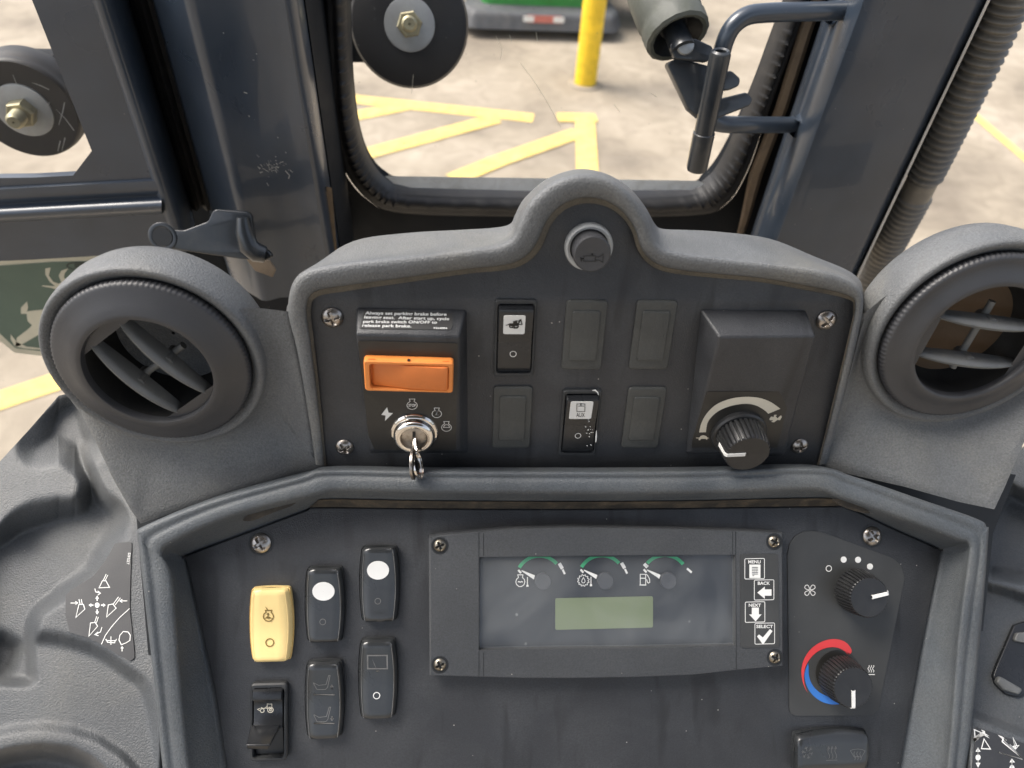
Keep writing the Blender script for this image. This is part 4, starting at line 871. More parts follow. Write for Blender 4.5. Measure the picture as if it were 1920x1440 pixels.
# contura rockers
CROWN = {}
def settle(mb, o, e=.0003):
    F, cy, hh = CROWN[o.name]
    mb.v = [p + LO.N*(hh((p-F.O).dot(F.V)) + e - (p-F.O).dot(LO.N)) for p in mb.v]; return mb
def contura(z, tl, br, lab, m='contura', fm='facet', sw=False, tint=True, low=False):
    h0 = .0060
    a_ = LO.uv(*z(*tl), h0); b_ = LO.uv(*z(*br), h0); cx, cy = (a_[0]+b_[0])/2, (a_[1]+b_[1])/2; W_, H_ = abs(a_[0]-b_[0]), abs(a_[1]-b_[1])
    F = LO
    if sw: F = Frame(LO.P(cx, cy), LO.V, -LO.U); cx = cy = 0; W_, H_ = H_, W_
    def barrel(w_, h_, bul, r):
        p = []
        for s in np.linspace(-1, 1, 13): p.append((w_/2-bul*(s*s), h_/2*s))
        q = [(w_/2*(1-2*t_)*(1-bul*2/w_), h_/2+.0006*(1-(2*t_-1)**2)) for t_ in np.linspace(.0, 1, 9)][1:-1]
        pts = p + q + [(-x, y) for x, y in reversed(p)] + [(-x, -y) for x, y in q]
        return [(cx+x, cy+y) for x, y in fillet(pts, r, 3)]
    base = barrel(W_*.98, H_*.97, W_*.075, .003); top = barrel(W_*.93, H_*.955, W_*.07, .004)
    def hh(v, e=0): s = (v-cy)/(H_/2); return h0+.0018*abs(s)**1.5-e + (.0012*s) - .0022*max(0, (abs(s)-.86)/.14)**2
    fa = barrel(W_*.70, H_*.94, W_*.03, .002)
    mb = MB(); mb.loft([[F.P(u, v, .0002) for u, v in base], [F.P(u, v, hh(v, .0042)) for u, v in base], [F.P(u, v, hh(v, .0046)) for u, v in offset(top, .0003)], [F.P(u, v, hh(v, .0036)) for u, v in top]])
    nm = 'rocker_switch'
    # crowned top built as a grid between left and right outline
    n_ = 26; rows = []
    for i in range(n_+1):
        s = -1+2*i/n_; v = cy+s*H_*.955/2*.997; wv = (W_*.93/2-W_*.07*s*s)*(1 if abs(s) < .96 else .93); fw = W_*.5*(.66+.12*(1-s*s)) * (.97 if abs(s) < .97 else .9)
        fw = min(fw, wv*.97); row = []
        for x_, e_ in ((-wv, .0034), (-(wv+fw)/2, .0012), (-fw, .0001), (-fw*.5, 0), (0, 0), (fw*.5, 0), (fw, .0001), ((wv+fw)/2, .0012), (wv, .0034)):
            row.append(F.P(cx+x_, v, hh(v, e_)))
        rows.append(row)
    def lowrow(r_, sg): return [p + F.V*(sg*.0004) - F.N*.0040 for p in r_]
    rows = [lowrow(rows[0], -1)] + rows + [lowrow(rows[-1], 1)]
    mb.loft(rows, False)
    o = mb.build(nm, m, lc, sharp=60, tag=(lab,))
    if tint:
        # thin moulded edge lines of the side facets
        mk = MB()
        for sg in (-1, 1):
            pts = []
            for i in range(n_+1):
                s = -1+2*i/n_; fw = W_*.5*(.66+.12*(1-s*s)); pts.append((cx+sg*fw, cy+s*H_*.955/2*.97, s))
            L = [F.P(x-.00014, v, hh(v)+.00022) for x, v, s in pts]; R2_ = [F.P(x+.00014, v, hh(v)+.00022) for x, v, s in pts]
            mk.loft([L, R2_], False)
        mk.build('facet_edge', 'faint' if m == 'contura' else 'yellow', o)
    o['crown'] = 0; CROWN[o.name] = (F, cy, hh); del o['crown']
    return o, None, None
def cmarks(o, m, strokes=(), fills=(), rings=(), wd=.0004, z=Z2, name='symbol', hh_=.0092, texts=()):
    settle(marks(LO, z, hh_, strokes, fills, wd, rings), o).build(name, m, o)
Y1, F1, _ = contura(Z2, (190, 428), (448, 850), 'pale yellow rocker switch with a small engine symbol', 'yellow', 'yellow')
def crown(h): return h
cmarks(Y1, 'yellowprint', [([(290, 556), (326, 556), (322, 568), (330, 578), (335, 592), (330, 606), (318, 618), (304, 620), (290, 616), (280, 604), (277, 592), (281, 578), (293, 568)], .0006, True),
    ([(302, 556), (298, 546), (291, 536)], .0006), ([(304, 575), (304, 600)], .0005), ([(298, 580), (304, 572), (310, 580)], .0004), ([(290, 602), (298, 594), (304, 604), (312, 596), (322, 602)], .0005)], rings=((312, 741, .0024, .0006),), hh_=.0083)
S_a, _, _ = contura(Z2, (503, 312), (740, 742), 'black rocker switch with a white oval, lower one beside the yellow switch')
S_b, _, _ = contura(Z2, (812, 194), (1050, 625), 'black rocker switch with a white oval, topmost of the panel')
S_c, _, _ = contura(Z2, (503, 843), (737, 1283), 'black rocker switch with two seat symbols')
S_d, _, _ = contura(Z2, (806, 718), (1040, 1170), 'black rocker switch with a window wiper symbol')
for o, x, y in ((S_a, 617, 450), (S_b, 925, 331)):
    c = LO.uv(*Z2(x, y), .0086); lz = MB().lathe(LO.P(c[0], c[1]), LO.N, [(.0069*k_, 0) for k_ in (1, .97, .8, .6, .4, .2, .01)], 40, U=LO.U); lz.v = [p - LO.V*((p-LO.P(*c)).dot(LO.V)*.13) for p in lz.v]; settle(lz, o, .0005); lz.v = lz.v + [p - LO.N*.001 for p in lz.v[:40]]; lz.f += [(i_, (i_+1) % 40, lz_n+(i_+1) % 40, lz_n+i_) for lz_n in (280,) for i_ in range(40)]; lz.build('white_lens', 'white', o)
cmarks(S_a, 'faint', rings=((612, 624, .0018, .0004),), hh_=.0082); cmarks(S_b, 'faint', rings=((923, 507, .0018, .0004),), hh_=.0082)
seat = lambda dy: [([(562, 965+dy), (590, 980+dy), (632, 975+dy), (648, 922+dy), (656, 922+dy), (640, 992+dy), (628, 1004+dy), (580, 1005+dy), (562, 970+dy)], .0004, True)]
cmarks(S_c, 'faint', seat(0)+seat(185)+[([(558, 1036), (678, 1036)], .0006), ([(562, 1199), (678, 1199)], .0008), ([(664, 1005), (664, 980)], .0007), ([(656, 990), (664, 977), (672, 990)], .0004), ([(664, 1158), (664, 1180)], .0007), ([(656, 1172), (664, 1182), (672, 1172)], .0004)], hh_=.0086)
cmarks(S_d, 'faint', [([(866, 812), (976, 812), (976, 890), (866, 890)], .0009, True), ([(890, 828), (905, 868), (920, 905)], .0004), ([(912, 905), (930, 905)], .0008)], hh_=.0094)
cmarks(S_d, 'white', rings=((916, 1042, .0020, .0005),), hh_=.0086, name='off_mark')
# horizontal air-conditioning rocker
S_e, _, _ = contura(ZE, (150, 1235), (578, 1480), 'wide black rocker switch with snowflake and defrost symbols, below the knobs', sw=True, tint=False)
fl = []
for k in range(6):
    a_ = math.pi/3*k+.26; d = (math.cos(a_), math.sin(a_)); fl.append([(222+10*d[0], 1355+10*d[1]), (222+36*d[0], 1355+36*d[1])])
    for sg in (-.9, .9):
        fl.append([(222+24*d[0], 1355+24*d[1]), (222+24*d[0]+12*math.cos(a_+sg), 1355+24*d[1]+12*math.sin(a_+sg))])
wv_ = lambda x: [(x+5*math.sin(t_*6.3), 1398-60*t_) for t_ in np.linspace(0, 1, 12)]
cmarks(S_e, 'faint', fl + [wv_(350), wv_(370), wv_(391), [(335, 1405), (400, 1405)], [(344, 1342), (350, 1328), (356, 1342)], [(364, 1342), (370, 1328), (376, 1342)], [(385, 1342), (391, 1328), (397, 1342)],
    [(473, 1352), (490, 1345), (515, 1342), (540, 1345), (555, 1352), (535, 1388), (515, 1384), (495, 1388), (473, 1352)]] + [[(x+4*math.sin(t_*6.3), 1405-48*t_) for t_ in np.linspace(0, 1, 10)] for x in (497, 513, 530)], z=ZE, hh_=.0085, wd=.00035)
# loader lock switch with paddle
a_ = LO.uv(*Z2(207, 968), .0045); b_ = LO.uv(*Z2(415, 1398), .0045); cx, cy = (a_[0]+b_[0])/2, (a_[1]+b_[1])/2; W_, H_ = abs(a_[0]-b_[0]), abs(a_[1]-b_[1])
ou = rrect(cx, cy, W_, H_, .0028); inn = rrect(cx-.0002, cy-.0003, W_*.84, H_*.9, .0022)
mb = MB().loft([[LO.P(u, v, .0002) for u, v in ou], [LO.P(u, v, .0038) for u, v in ou], [LO.P(u, v, .0048) for u, v in offset(ou, -.0009)], [LO.P(u, v, .0048) for u, v in offset(inn, .0003)], [LO.P(u, v, .0040) for u, v in inn], [LO.P(u, v, -.001) for u, v in inn]])
mb.poly([LO.P(u, v, .0003) for u, v in inn])
ls = mb.build('lock_switch', 'bezel', lc, sharp=40, tag=('black locking switch with a thumb paddle and a loader symbol',))
ww, hh = W_*.80, H_
rg = []
for t_, hgt, wf_ in ((.445, .001, 1), (.44, .0055, 1), (.425, .0075, 1), (.33, .0085, 1), (.31, .0080, 1), (.30, .0055, 1), (.27, .0050, 1), (.02, .0050, 1), (-.02, .0062, 1), (-.06, .0065, 1), (-.075, .0040, 1), (-.43, .0015, 1), (-.445, -.0005, 1)):
    rg.append([LO.P(cx-.0002+x_*ww, cy+t_*hh, hgt-e_) for x_, e_ in ((-.5, .006), (-.5, .0009), (-.48, .0002), (-.45, 0), (.45, 0), (.48, .0002), (.5, .0009), (.5, .006))])
MB().loft(rg, False).build('rocker', 'gloss', ls, sharp=40)
pv = [Z2(205, 1195), Z2(380, 1195), Z2(300, 1335), Z2(180, 1325)]
A_ = [LO.px(*Z2(212, 1198), .006), LO.px(*Z2(378, 1192), .006), LO.px(*Z2(318, 1312), .021), LO.px(*Z2(183, 1312), .021)]
B_ = [LO.px(*Z2(214, 1215), .003), LO.px(*Z2(376, 1215), .003), LO.px(*Z2(308, 1336), .0195), LO.px(*Z2(190, 1334), .0195)]
MB().add(A_+B_, [(0, 1, 2, 3), (7, 6, 5, 4), (0, 4, 5, 1), (1, 5, 6, 2), (2, 6, 7, 3), (3, 7, 4, 0)]).build('thumb_paddle', 'gloss', ls, bevel=.0007)
marks(LO, Z2, .0053, [[(303, 1105), (303, 1080), (329, 1080), (329, 1105), (285, 1105), (300, 1096), (303, 1096)], [(285, 1105), (270, 1100), (266, 1112)], [(262, 1104), (248, 1110), (262, 1117)]], [], .00035, rings=((275, 1117, .0012, .0004), (321, 1113, .0017, .0004), (321, 1113, .0006, .0004))).build('symbol', 'cream', ls)
# climate decal
hz = ccw(UV(LO, [ZE(*p) for p in ((108, 240), (120, 180), (150, 135), (195, 110), (240, 106), (300, 112), (560, 208), (700, 258), (745, 300), (765, 370), (700, 700), (640, 1000), (620, 1110), (590, 1142), (150, 1144), (125, 1130), (118, 1100))]))
cdc = MB().slab(LO, fillet(hz, .003, 3), .0001, .0006).build('climate_decal', 'hvac', lc)
pt = MB(); marks(LO, ZE, .0009, [], [], rings=((342, 318, .0019, .0005),)).build('off_ring', 'white', cdc); mb = None
for x, y in ((426, 268), (507, 269), (574, 307)):
    c = LO.uv(*ZE(x, y), .0009); MB().slab(LO, circ(c[0], c[1], .00205, 28), .0007, .0009).build('speed_dot', 'white', cdc)
mb = MB(); fx, fy = 236, 440
for a_ in (.785, 2.356, 3.927, 5.498):
    p = [(fx + 30*math.cos(a_)*q + 9*s*math.sin(a_)*wq, fy + 30*math.sin(a_)*q - 9*s*math.cos(a_)*wq) for q, wq, s in ((.2, .3, 1), (.6, 1.1, 1), (1.0, 1.2, 1), (1.18, .4, 1), (1.18, .4, -1), (1.0, 1.2, -1), (.6, 1.1, -1), (.2, .3, -1))]
    mb.stroke(LO, UV(LO, smooth(p, 3, True), ZE, .0009), .00042, .0009, True)
mb.build('fan_mark', 'white', cdc); mb = MB()
for x in (566, 579, 592): mb.stroke(LO, UV(LO, [(x+4*math.sin(t_*9), 902-40*t_) for t_ in np.linspace(0, 1, 12)], ZE, .0009), .00045, .0009)
mb.stroke(LO, UV(LO, [(566, 914), (601, 914)], ZE, .0009), .0006, .0009)
mb.build('heat_mark', 'white', cdc)
def arcband(cx, cy, pts, m, nm):   # pts: (angle deg, r_in, r_out) in zoom px
    o1 = []; o2 = []
    for a_, r1, r2 in smooth(pts, 6):
        a_ = math.radians(a_); o1.append(LO.px(*ZE(cx+r1*math.cos(a_), cy-r1*math.sin(a_)), .0009)); o2.append(LO.px(*ZE(cx+r2*math.cos(a_), cy-r2*math.sin(a_)), .0009))
    MB().loft([o1, o2], False).build(nm, m, lc)
arcband(385, 900, [(52, 128, 132), (54, 118, 146), (60, 116, 158), (75, 130, 177), (95, 140, 186), (120, 150, 190), (145, 162, 194), (170, 176, 197), (190, 186, 197), (205, 194, 198), (215, 198, 199)], 'red', 'heat_scale')
arcband(385, 900, [(163, 166, 167), (172, 158, 172), (185, 156, 180), (205, 154, 184), (225, 150, 186), (245, 146, 186), (262, 143, 184), (272, 143, 182), (285, 143, 182)], 'blue', 'cold_scale')
c = LO.uv(*ZE(388, 900)); MB().slab(LO, circ(c[0], c[1], .0152, 48), .0006, .0009).build('knob_shadow_ring', 'decal', lc)
knob(LO, *ZE(476, 432), .0148, .0200, lc, 'fan_speed_knob', 'upper black ribbed fan speed knob', 38, math.radians(12), base=False, taper=.90, ridge=.07)
knob(LO, *ZE(388, 918), .0150, .0200, lc, 'temperature_knob', 'lower black ribbed temperature knob inside the red and blue scale', 38, math.radians(-90), base=False, taper=.90, ridge=.07)
# =================================================================== INSTRUMENT CLUSTER
ic = thing('instrument_cluster', LO.px(1137, 1268), 'dark grey rectangular instrument cluster with three small gauges and a green screen', 'instrument cluster')
HC = .010
top_ = [ZC(105, 205), ZC(300, 178), ZC(515, 158), (960, 991), (1080, 988), (1200, 990), (1300, 992), ZD(1045, 150), ZD(1435, 172)]
bot_ = [ZD(1440, 1262), ZD(1050, 1297), (1300, 1266), (1200, 1270), (1080, 1272), (980, 1272), ZC(515, 1352), ZC(110, 1340)]
ho = ccw(UV(LO, top_+bot_, None, HC))
wi = [ZC(519, 372), ZC(1200, 362), ZD(300, 355), ZD(1040, 352), ZD(1046, 1095), ZD(300, 1112), ZC(1200, 1118), ZC(520, 1130)]
F = LO.shift(0)
def eq(L, n, F, h):   # resample closed loop by angle around the centre for ring lofts
    P_ = [Vector(p) for p in ccw(UV(F, L, None, h))]; c = Vector(LO.uv(1137, 1130, HC)); out = []
    for k in range(n):
        a_ = 2*math.pi*k/n; d = Vector((math.cos(a_), math.sin(a_))); best = None
        for i in range(len(P_)):
            p, q = P_[i-1]-c, P_[i]-c; e = q-p; den = d.x*e.y-d.y*e.x
            if abs(den) < 1e-12: continue
            t_ = (p.x*e.y-p.y*e.x)/den; s_ = (p.x*d.y-p.y*d.x)/den
            if t_ > 0 and -1e-6 <= s_ <= 1+1e-6: best = t_ if best is None else max(best, t_)
        out.append(tuple(c+d*best))
    return out
def addc(base, L, F, h):  # angles of the true corners added for crisp shape
    return base
def loopang(L, h, extra):
    c = Vector(LO.uv(1137, 1130, HC)); return sorted(math.atan2((Vector(LO.uv(*p, h))-c).y, (Vector(LO.uv(*p, h))-c).x) % (2*math.pi) for p in extra)
angs = sorted(set([2*math.pi*k/160 for k in range(160)] + loopang(None, HC, top_+bot_+wi)))
def castloop(L, h):
    P_ = [Vector(p) for p in ccw(UV(LO, L, None, h))]; c = Vector(LO.uv(1137, 1130, HC)); out = []
    for a_ in angs:
        d = Vector((math.cos(a_), math.sin(a_))); best = 0
        for i in range(len(P_)):
            p, q = P_[i-1]-c, P_[i]-c; e = q-p; den = d.x*e.y-d.y*e.x
            if abs(den) < 1e-12: continue
            t_ = (p.x*e.y-p.y*e.x)/den; s_ = (p.x*d.y-p.y*d.x)/den
            if t_ > 0 and -1e-4 <= s_ <= 1+1e-4: best = max(best, t_)
        out.append(tuple(c+d*best))
    return out
OL = castloop(top_+bot_, HC); IL = castloop(wi, HC)
shr = lambda L, k: [tuple(Vector(p)*(1-k) + Vector(LO.uv(1137, 1130, HC))*k) for p in L]
mb = MB().loft([[LO.P(u, v, .0002) for u, v in OL], [LO.P(u, v, HC-.0010) for u, v in OL], [LO.P(u, v, HC) for u, v in shr(OL, .010)], [LO.P(u, v, HC) for u, v in shr(IL, -.006)], [LO.P(u, v, HC-.0008) for u, v in IL], [LO.P(u, v, HC-.0055) for u, v in IL]])
hs = mb.build('housing', 'house', ic, sharp=40)
for L in ([ZC(515, 165), ZC(515, 365)], [ZC(553, 172), ZC(553, 360)], [ZC(515, 1140), ZC(515, 1345)], [ZC(553, 1150), ZC(553, 1345)], [ZD(1044, 158), ZD(1050, 1290)], [ZD(1020, 155), ZD(1020, 345)], [ZC(519, 372), ZC(515, 1130)]):
    MB().stroke(LO, UV(LO, L, None, HC), .0004, HC+.0001).build('seam_line', 'dark', ic)
DZ = .0040
MB().poly([LO.P(u, v, DZ) for u, v in castloop(wi, DZ+.0005)]).build('dial_face', 'disp', ic)
MB().poly([LO.P(u, v, HC-.0022) for u, v in castloop(wi, HC-.0022)]).build('lens', 'lens', ic)
sc0 = MB()
a_ = LO.uv(*ZC(1140, 707), DZ+.0004); b_ = LO.uv(*ZD(368, 945), DZ+.0004)
MB().slab(LO, rrect((a_[0]+b_[0])/2, (a_[1]+b_[1])/2, abs(a_[0]-b_[0]), abs(a_[1]-b_[1]), .0012), DZ+.0001, DZ+.0005).build('screen', 'lcd', ic)
for x, y, zz_ in ((195, 275, ZC), (195, 1250, ZC), (1360, 242, ZD), (1366, 1190, ZD)):
    u, v = LO.uv(*zz_(x, y), HC); MB().lathe(LO.P(u, v), LO.N, [(.0047, HC+.00015), (.0052, HC+.0002), (.0055, HC+.0001)], 40).build('screw_recess', 'dark', ic)
    MB().slab(LO, circ(u, v, .0048, 36), HC, HC+.0001).build('screw_well', 'dark', ic)
    screw(LO, u, v, HC-.0009, .0042, ic, 'bolt', rot=x*.01, dome=.0022)
HD = DZ+.0007
def gauge(z, hx, hy, left_white, icon):
    G = MB()
    c = LO.uv(*z(hx, hy), HD+.002)
    gq = MB().lathe(LO.P(c[0], c[1]), LO.N, [(.0052, DZ+.0001), (.0053, DZ+.0026), (.0050, DZ+.0031), (.0003, DZ+.0032)], 44).build('gauge', 'hub', ic)
    r_ = 190; ax_, ay_ = hx-30, hy-20
    yt = 366
    pts = []
    for t_ in np.linspace(160 if not left_white else 141, 43, 40):
        x = ax_+r_*math.cos(math.radians(t_)); y = ay_-r_*math.sin(math.radians(t_)); pts.append((x, y))
    o_ = []; i_ = []
    for t_ in np.linspace(150 if not left_white else 139, 42 if not left_white else 38, 44):
        cs, sn = math.cos(math.radians(t_)), math.sin(math.radians(t_))
        o_.append(LO.px(*z(ax_+(r_+14)*cs, max(yt, ay_-(r_+14)*sn)), HD)); i_.append(LO.px(*z(ax_+(r_-14)*cs, max(yt+.1, ay_-(r_-14)*sn)), HD))
    MB().loft([o_, i_], False).build('green_scale', 'green', gq)
    wm = MB()
    def seg(p, q, wd): wm.stroke(LO, UV(LO, [p, q], z, HD), wd, HD)
    if not left_white: seg((hx+132, hy-150), (hx+158, hy-105), .0022); seg((hx+160, hy-100), (hx+178, hy-62), .0013)
    else: seg((hx-200, hy-140), (hx-172, hy-112), .0022); seg((hx+152, hy-102), (hx+190, hy-68), .0014)
    seg((hx-203, hy-95), (hx-180, hy-70), .0013)
    for st_ in icon: wm.stroke(LO, UV(LO, st_[0], z, HD), st_[1], HD, st_[2])
    wm.build('printed_marks', 'white', gq)
    nd = MB(); A = UV(LO, [(hx-170, hy-92), (hx-66, hy-50), (hx-76, hy-18), (hx-178, hy-88)], z, HD+.0016)
    nd.slab(LO, A, HD+.0012, HD+.0018).build('needle', 'white', gq)
gx, gy = 855, 572
eng = [([(gx-22, gy-58), (gx+20, gy-58), (gx+16, gy-36), (gx+32, gy-20), (gx+36, gy), (gx+28, gy+24), (gx+8, gy+38), (gx-12, gy+38), (gx-32, gy+22), (gx-38, gy), (gx-32, gy-22), (gx-16, gy-36)], .0005, True),
       ([(gx-22, gy+2), (gx-12, gy-3), (gx-2, gy+3), (gx+8, gy-3), (gx+20, gy+2)], .0006, False), ([(912, 532), (912, 600)], .0006, False), ([(912, 596), (912, 612)], .0014, False)]
gauge(ZC, 1040, 570, False, eng)
gx, gy = 1370, 560; cog = []
for k in range(48):
    a_ = 2*math.pi*k/48; rr_ = 48 if (k//2) % 2 else 38; cog.append((gx+rr_*math.cos(a_), gy+rr_*math.sin(a_)))
drop = [(gx, gy-24), (gx+12, gy-2), (gx+14, gy+10), (gx+6, gy+20), (gx-6, gy+20), (gx-14, gy+10), (gx-12, gy-2)]
gauge(ZC, 1550, 566, False, [(cog, .0004, True), (drop, .0004, True), ([(1432, 530), (1432, 592)], .0006, False), ([(1432, 590), (1432, 608)], .0014, False)])
gauge(ZD, 495, 564, True, [([(264, 510), (308, 510), (308, 596), (264, 596)], .0005, True), ([(264, 542), (308, 542)], .0006, False), ([(258, 598), (314, 598)], .0006, False),
    ([(308, 555), (318, 556), (322, 575), (332, 582), (342, 575), (340, 548), (325, 520), (312, 508)], .0005, False)])
# keypad
kp = ccw(UV(LO, [ZD(1082, 345), ZD(1392, 342), ZD(1402, 1106), ZD(1088, 1112)], None, HC+.0003))
MB().slab(LO, fillet(kp, .002, 4), HC, HC+.0004).build('keypad', 'hvac', ic)
for nm, x0, y0, x1, y1 in (('MENU', 1117, 380, 1283, 548), ('BACK', 1195, 555, 1360, 720), ('NEXT', 1121, 735, 1286, 902), ('SELECT', 1200, 909, 1366, 1080)):
    hK = HC+.0005
    a_ = LO.uv(*ZD(x0, y0), hK); b_ = LO.uv(*ZD(x1, y1), hK)
    mk = MB().stroke(LO, rrect((a_[0]+b_[0])/2, (a_[1]+b_[1])/2, abs(a_[0]-b_[0])-.0004, abs(a_[1]-b_[1])-.0004, .0009), .00042, hK, True)
    m_ = 20 if nm == 'SELECT' else 32; xa = x0+(14 if nm == 'SELECT' else 31); xb = x1-(16 if nm == 'SELECT' else 34)
    text_into(mk, LO, nm, ZD(xa, y0+40), ZD(xb, y0+40), ZD(xa, y0+15), hK, .025)
    P4 = lambda L: mk.poly([LO.px(*ZD(*p), hK) for p in L])
    if nm == 'MENU': P4([(1157, 430), (1248, 430), (1248, 540), (1157, 540)])
    if nm == 'BACK': P4([(1222, 660), (1283, 610), (1283, 633), (1338, 633), (1338, 685), (1283, 685), (1283, 710)])
    if nm == 'NEXT': P4([(1177, 782), (1235, 782), (1235, 838), (1257, 838), (1208, 895), (1155, 838), (1177, 838)])
    if nm == 'SELECT': mk.stroke(LO, UV(LO, [(1228, 1010), (1268, 1056), (1336, 966)], ZD, hK), [.0018, .0030, .0022], hK)
    ko = mk.build('key_mark', 'white', ic)
    if nm == 'MENU': marks(LO, ZD, hK+.0002, [[(1178, y), (1228, y)] for y in (453, 467, 481, 495, 508)] + [[(1182, 521), (1196, 521)]], wd=.00035).build('menu_lines', 'black', ko)
# =================================================================== SIDE CONSOLES (height fields)
def sdf_poly(X, Y, poly):
    P = np.array(poly, float); n = len(P); d = np.full(X.shape, 1e18); ins = np.zeros(X.shape, bool)
    for i in range(n):
        ax, ay = P[i-1]; bx, by = P[i]; ex, ey = bx-ax, by-ay; wx, wy = X-ax, Y-ay
        t = np.clip((wx*ex+wy*ey)/(ex*ex+ey*ey+1e-9), 0, 1); d = np.minimum(d, (wx-ex*t)**2+(wy-ey*t)**2)
        c = ((ay > Y) != (by > Y)) & (X < (bx-ax)*(Y-ay)/((by-ay)+1e-12)+ax); ins ^= c
    d = np.sqrt(d); return np.where(ins, -d, d)
def sstep(x): x = np.clip(x, 0, 1); return x*x*x*(x*(x*6-15)+10)
def hfield(F, xs, ytop, ybot, ny, hfun, skirt=.05):
    nx = len(xs); X = np.zeros((ny, nx)); Y = np.zeros((ny, nx))
    for i, x in enumerate(xs):
        X[:, i] = x; Y[:, i] = np.linspace(ytop(x), ybot, ny)
    H = hfun(X, Y); mb = MB()
    for _ in range(3):
        for ax in (0, 1):
            Pd = np.pad(H, [(2, 2), (0, 0)] if ax == 0 else [(0, 0), (2, 2)], mode='edge'); k_ = 5
            H = sum(np.take(Pd, range(q, q+H.shape[ax]), axis=ax) for q in range(k_))/k_
    O = np.array(F.O); Nn = np.array(F.N)
    rows = []
    for j in range(ny): rows.append([F.px(X[j, i], Y[j, i], float(H[j, i])) for i in range(nx)])
    rows.insert(0, [p - F.N*.003 - F.V*-.001 for p in rows[0]]); rows.insert(0, [p - F.N*skirt for p in rows[0]])
    mb.loft(rows, False); return mb
SL = Frame(at_depth(190, 1140, .475), XW, ROT @ Vector((0, .88, -.38)))
zl = lambda L: [ZL(*p) for p in L]
tray = zl([(-160, 560), (0, 470), (60, 420), (130, 385), (250, 350), (340, 335), (372, 250), (350, 190), (330, 160), (295, 120), (260, 100), (170, 92), (160, 60), (200, -80), (330, -120), (380, 20), (400, 60), (372, 110), (362, 150), (380, 200), (430, 300), (505, 360), (492, 440), (440, 530), (390, 620), (290, 690), (180, 765), (150, 800), (135, 860), (140, 930), (145, 1020), (140, 1083), (0, 1088), (-160, 1092)])
low = zl([(-260, 1050), (60, 1050), (105, 980), (120, 910), (150, 888), (250, 895), (400, 940), (520, 1020), (625, 1120), (690, 1440), (720, 1700), (-200, 1700)])
ringo = zl([(-200, 1350), (-60, 1300), (60, 1272), (180, 1262), (300, 1275), (420, 1315), (520, 1380), (600, 1470), (650, 1600), (-200, 1600)])
hole = zl([(-200, 1480), (-60, 1420), (60, 1385), (180, 1372), (290, 1385), (370, 1420), (430, 1475), (470, 1600), (-200, 1600)])
pocket = zl([(-200, 830), (0, 880), (40, 900), (80, 930), (60, 1000), (20, 1045), (-200, 1060)])
def hl(X, Y):
    h = np.zeros(X.shape)
    d = sdf_poly(X, Y, smooth(tray, 4, True)); wd_ = 30+0*X; wd_ = np.where(Y > 1110, 22, wd_); up_ = np.clip((1010-Y)/120, 0, 1)
    wd_ = wd_ + 48*up_*np.clip((150-X)/90, 0, 1)
    tr0 = .024*(1-np.clip((d+wd_*.5)/wd_, 0, 1))
    d = sdf_poly(X, Y, smooth(low, 4, True)); h -= np.maximum(tr0, .011*(1-np.clip((d+11)/20, 0, 1)))
    d = sdf_poly(X, Y, ringo); h += .005*(1-sstep((d+14)/24))
    d = sdf_poly(X, Y, hole); h -= .040*(1-sstep((d+16)/34))
    d = sdf_poly(X, Y, smooth(pocket, 4, True)); h -= .014*(1-sstep((d+16)/30))
    h -= .032*sstep((X-298)/22)      # tucks under the rim of the centre console
    return h
def ytl(x): return float(np.interp(x, [-170, 0, 57, 110, 140, 170, 207, 262, 400], [990, 865, 803, 742, 735, 760, 840, 935, 950]))
lsd = thing('side_console', SL.px(150, 1300), 'grey moulded left side console with a round tray and a black control decal', 'side console')
hfield(SL, np.arange(-170, 332, 2.0), ytl, 1500, 330, hl).build('moulding', 'console', lsd, sharp=70)
dl = fillet(ccw(UV(SL, zl([(488, 492), (558, 486), (552, 640), (549, 770), (566, 920), (570, 975), (552, 990), (500, 962), (430, 918), (370, 890), (296, 868), (280, 800), (278, 712), (300, 690), (395, 632), (450, 560)]))), .002, 3)
dcp = MB().slab(SL, dl, .0002, .0007).build('control_decal', 'pad', lsd)
hD = .0010
arrow = lambda x0, y0, x1, y1, s=12: [[(x0, y0), (x1, y1)], [(x1+s*math.cos(math.atan2(y0-y1, x0-x1)+.6), y1+s*math.sin(math.atan2(y0-y1, x0-x1)+.6)), (x1, y1), (x1+s*math.cos(math.atan2(y0-y1, x0-x1)-.6), y1+s*math.sin(math.atan2(y0-y1, x0-x1)-.6))]]
ST = [([(418, 680), (432, 650), (447, 650), (462, 678)], .0005, True), [(436, 648), (448, 622)], [(443, 650), (455, 626)], [(400, 683), (404, 697), (420, 702)], [(412, 693), (424, 703), (412, 711)],
      ([(320, 805), (333, 750), (352, 750), (358, 770)], .0005, True), [(338, 748), (333, 728)], [(347, 748), (343, 728)], *arrow(298, 744, 328, 744),
      ([(450, 803), (457, 752), (476, 748), (490, 766)], .0005, True), [(478, 748), (500, 718)], [(486, 752), (508, 722)], *arrow(537, 735, 506, 735),
      ([(375, 884), (382, 828), (402, 826), (412, 842)], .0005, True), [(400, 824), (408, 800)], [(407, 828), (415, 803)], [(430, 846), (424, 866), (402, 876)], [(414, 866), (400, 877), (416, 882)],
      [(547, 767), (505, 805), (470, 845), (445, 880), (428, 918)], ([(506, 880), (520, 864), (540, 866), (550, 880), (548, 902), (532, 912), (512, 920), (502, 900)], .0005, True),
      [(448, 903), (490, 903)], [(468, 885), (468, 920)], [(452, 910), (486, 912)], [(446, 896), (456, 912)], [(492, 896), (482, 912)], *arrow(515, 948, 515, 928, 9)]
FI = [[(410+10*math.cos(a_), 753+11*math.sin(a_)) for a_ in np.linspace(0, 6.0, 14)]]
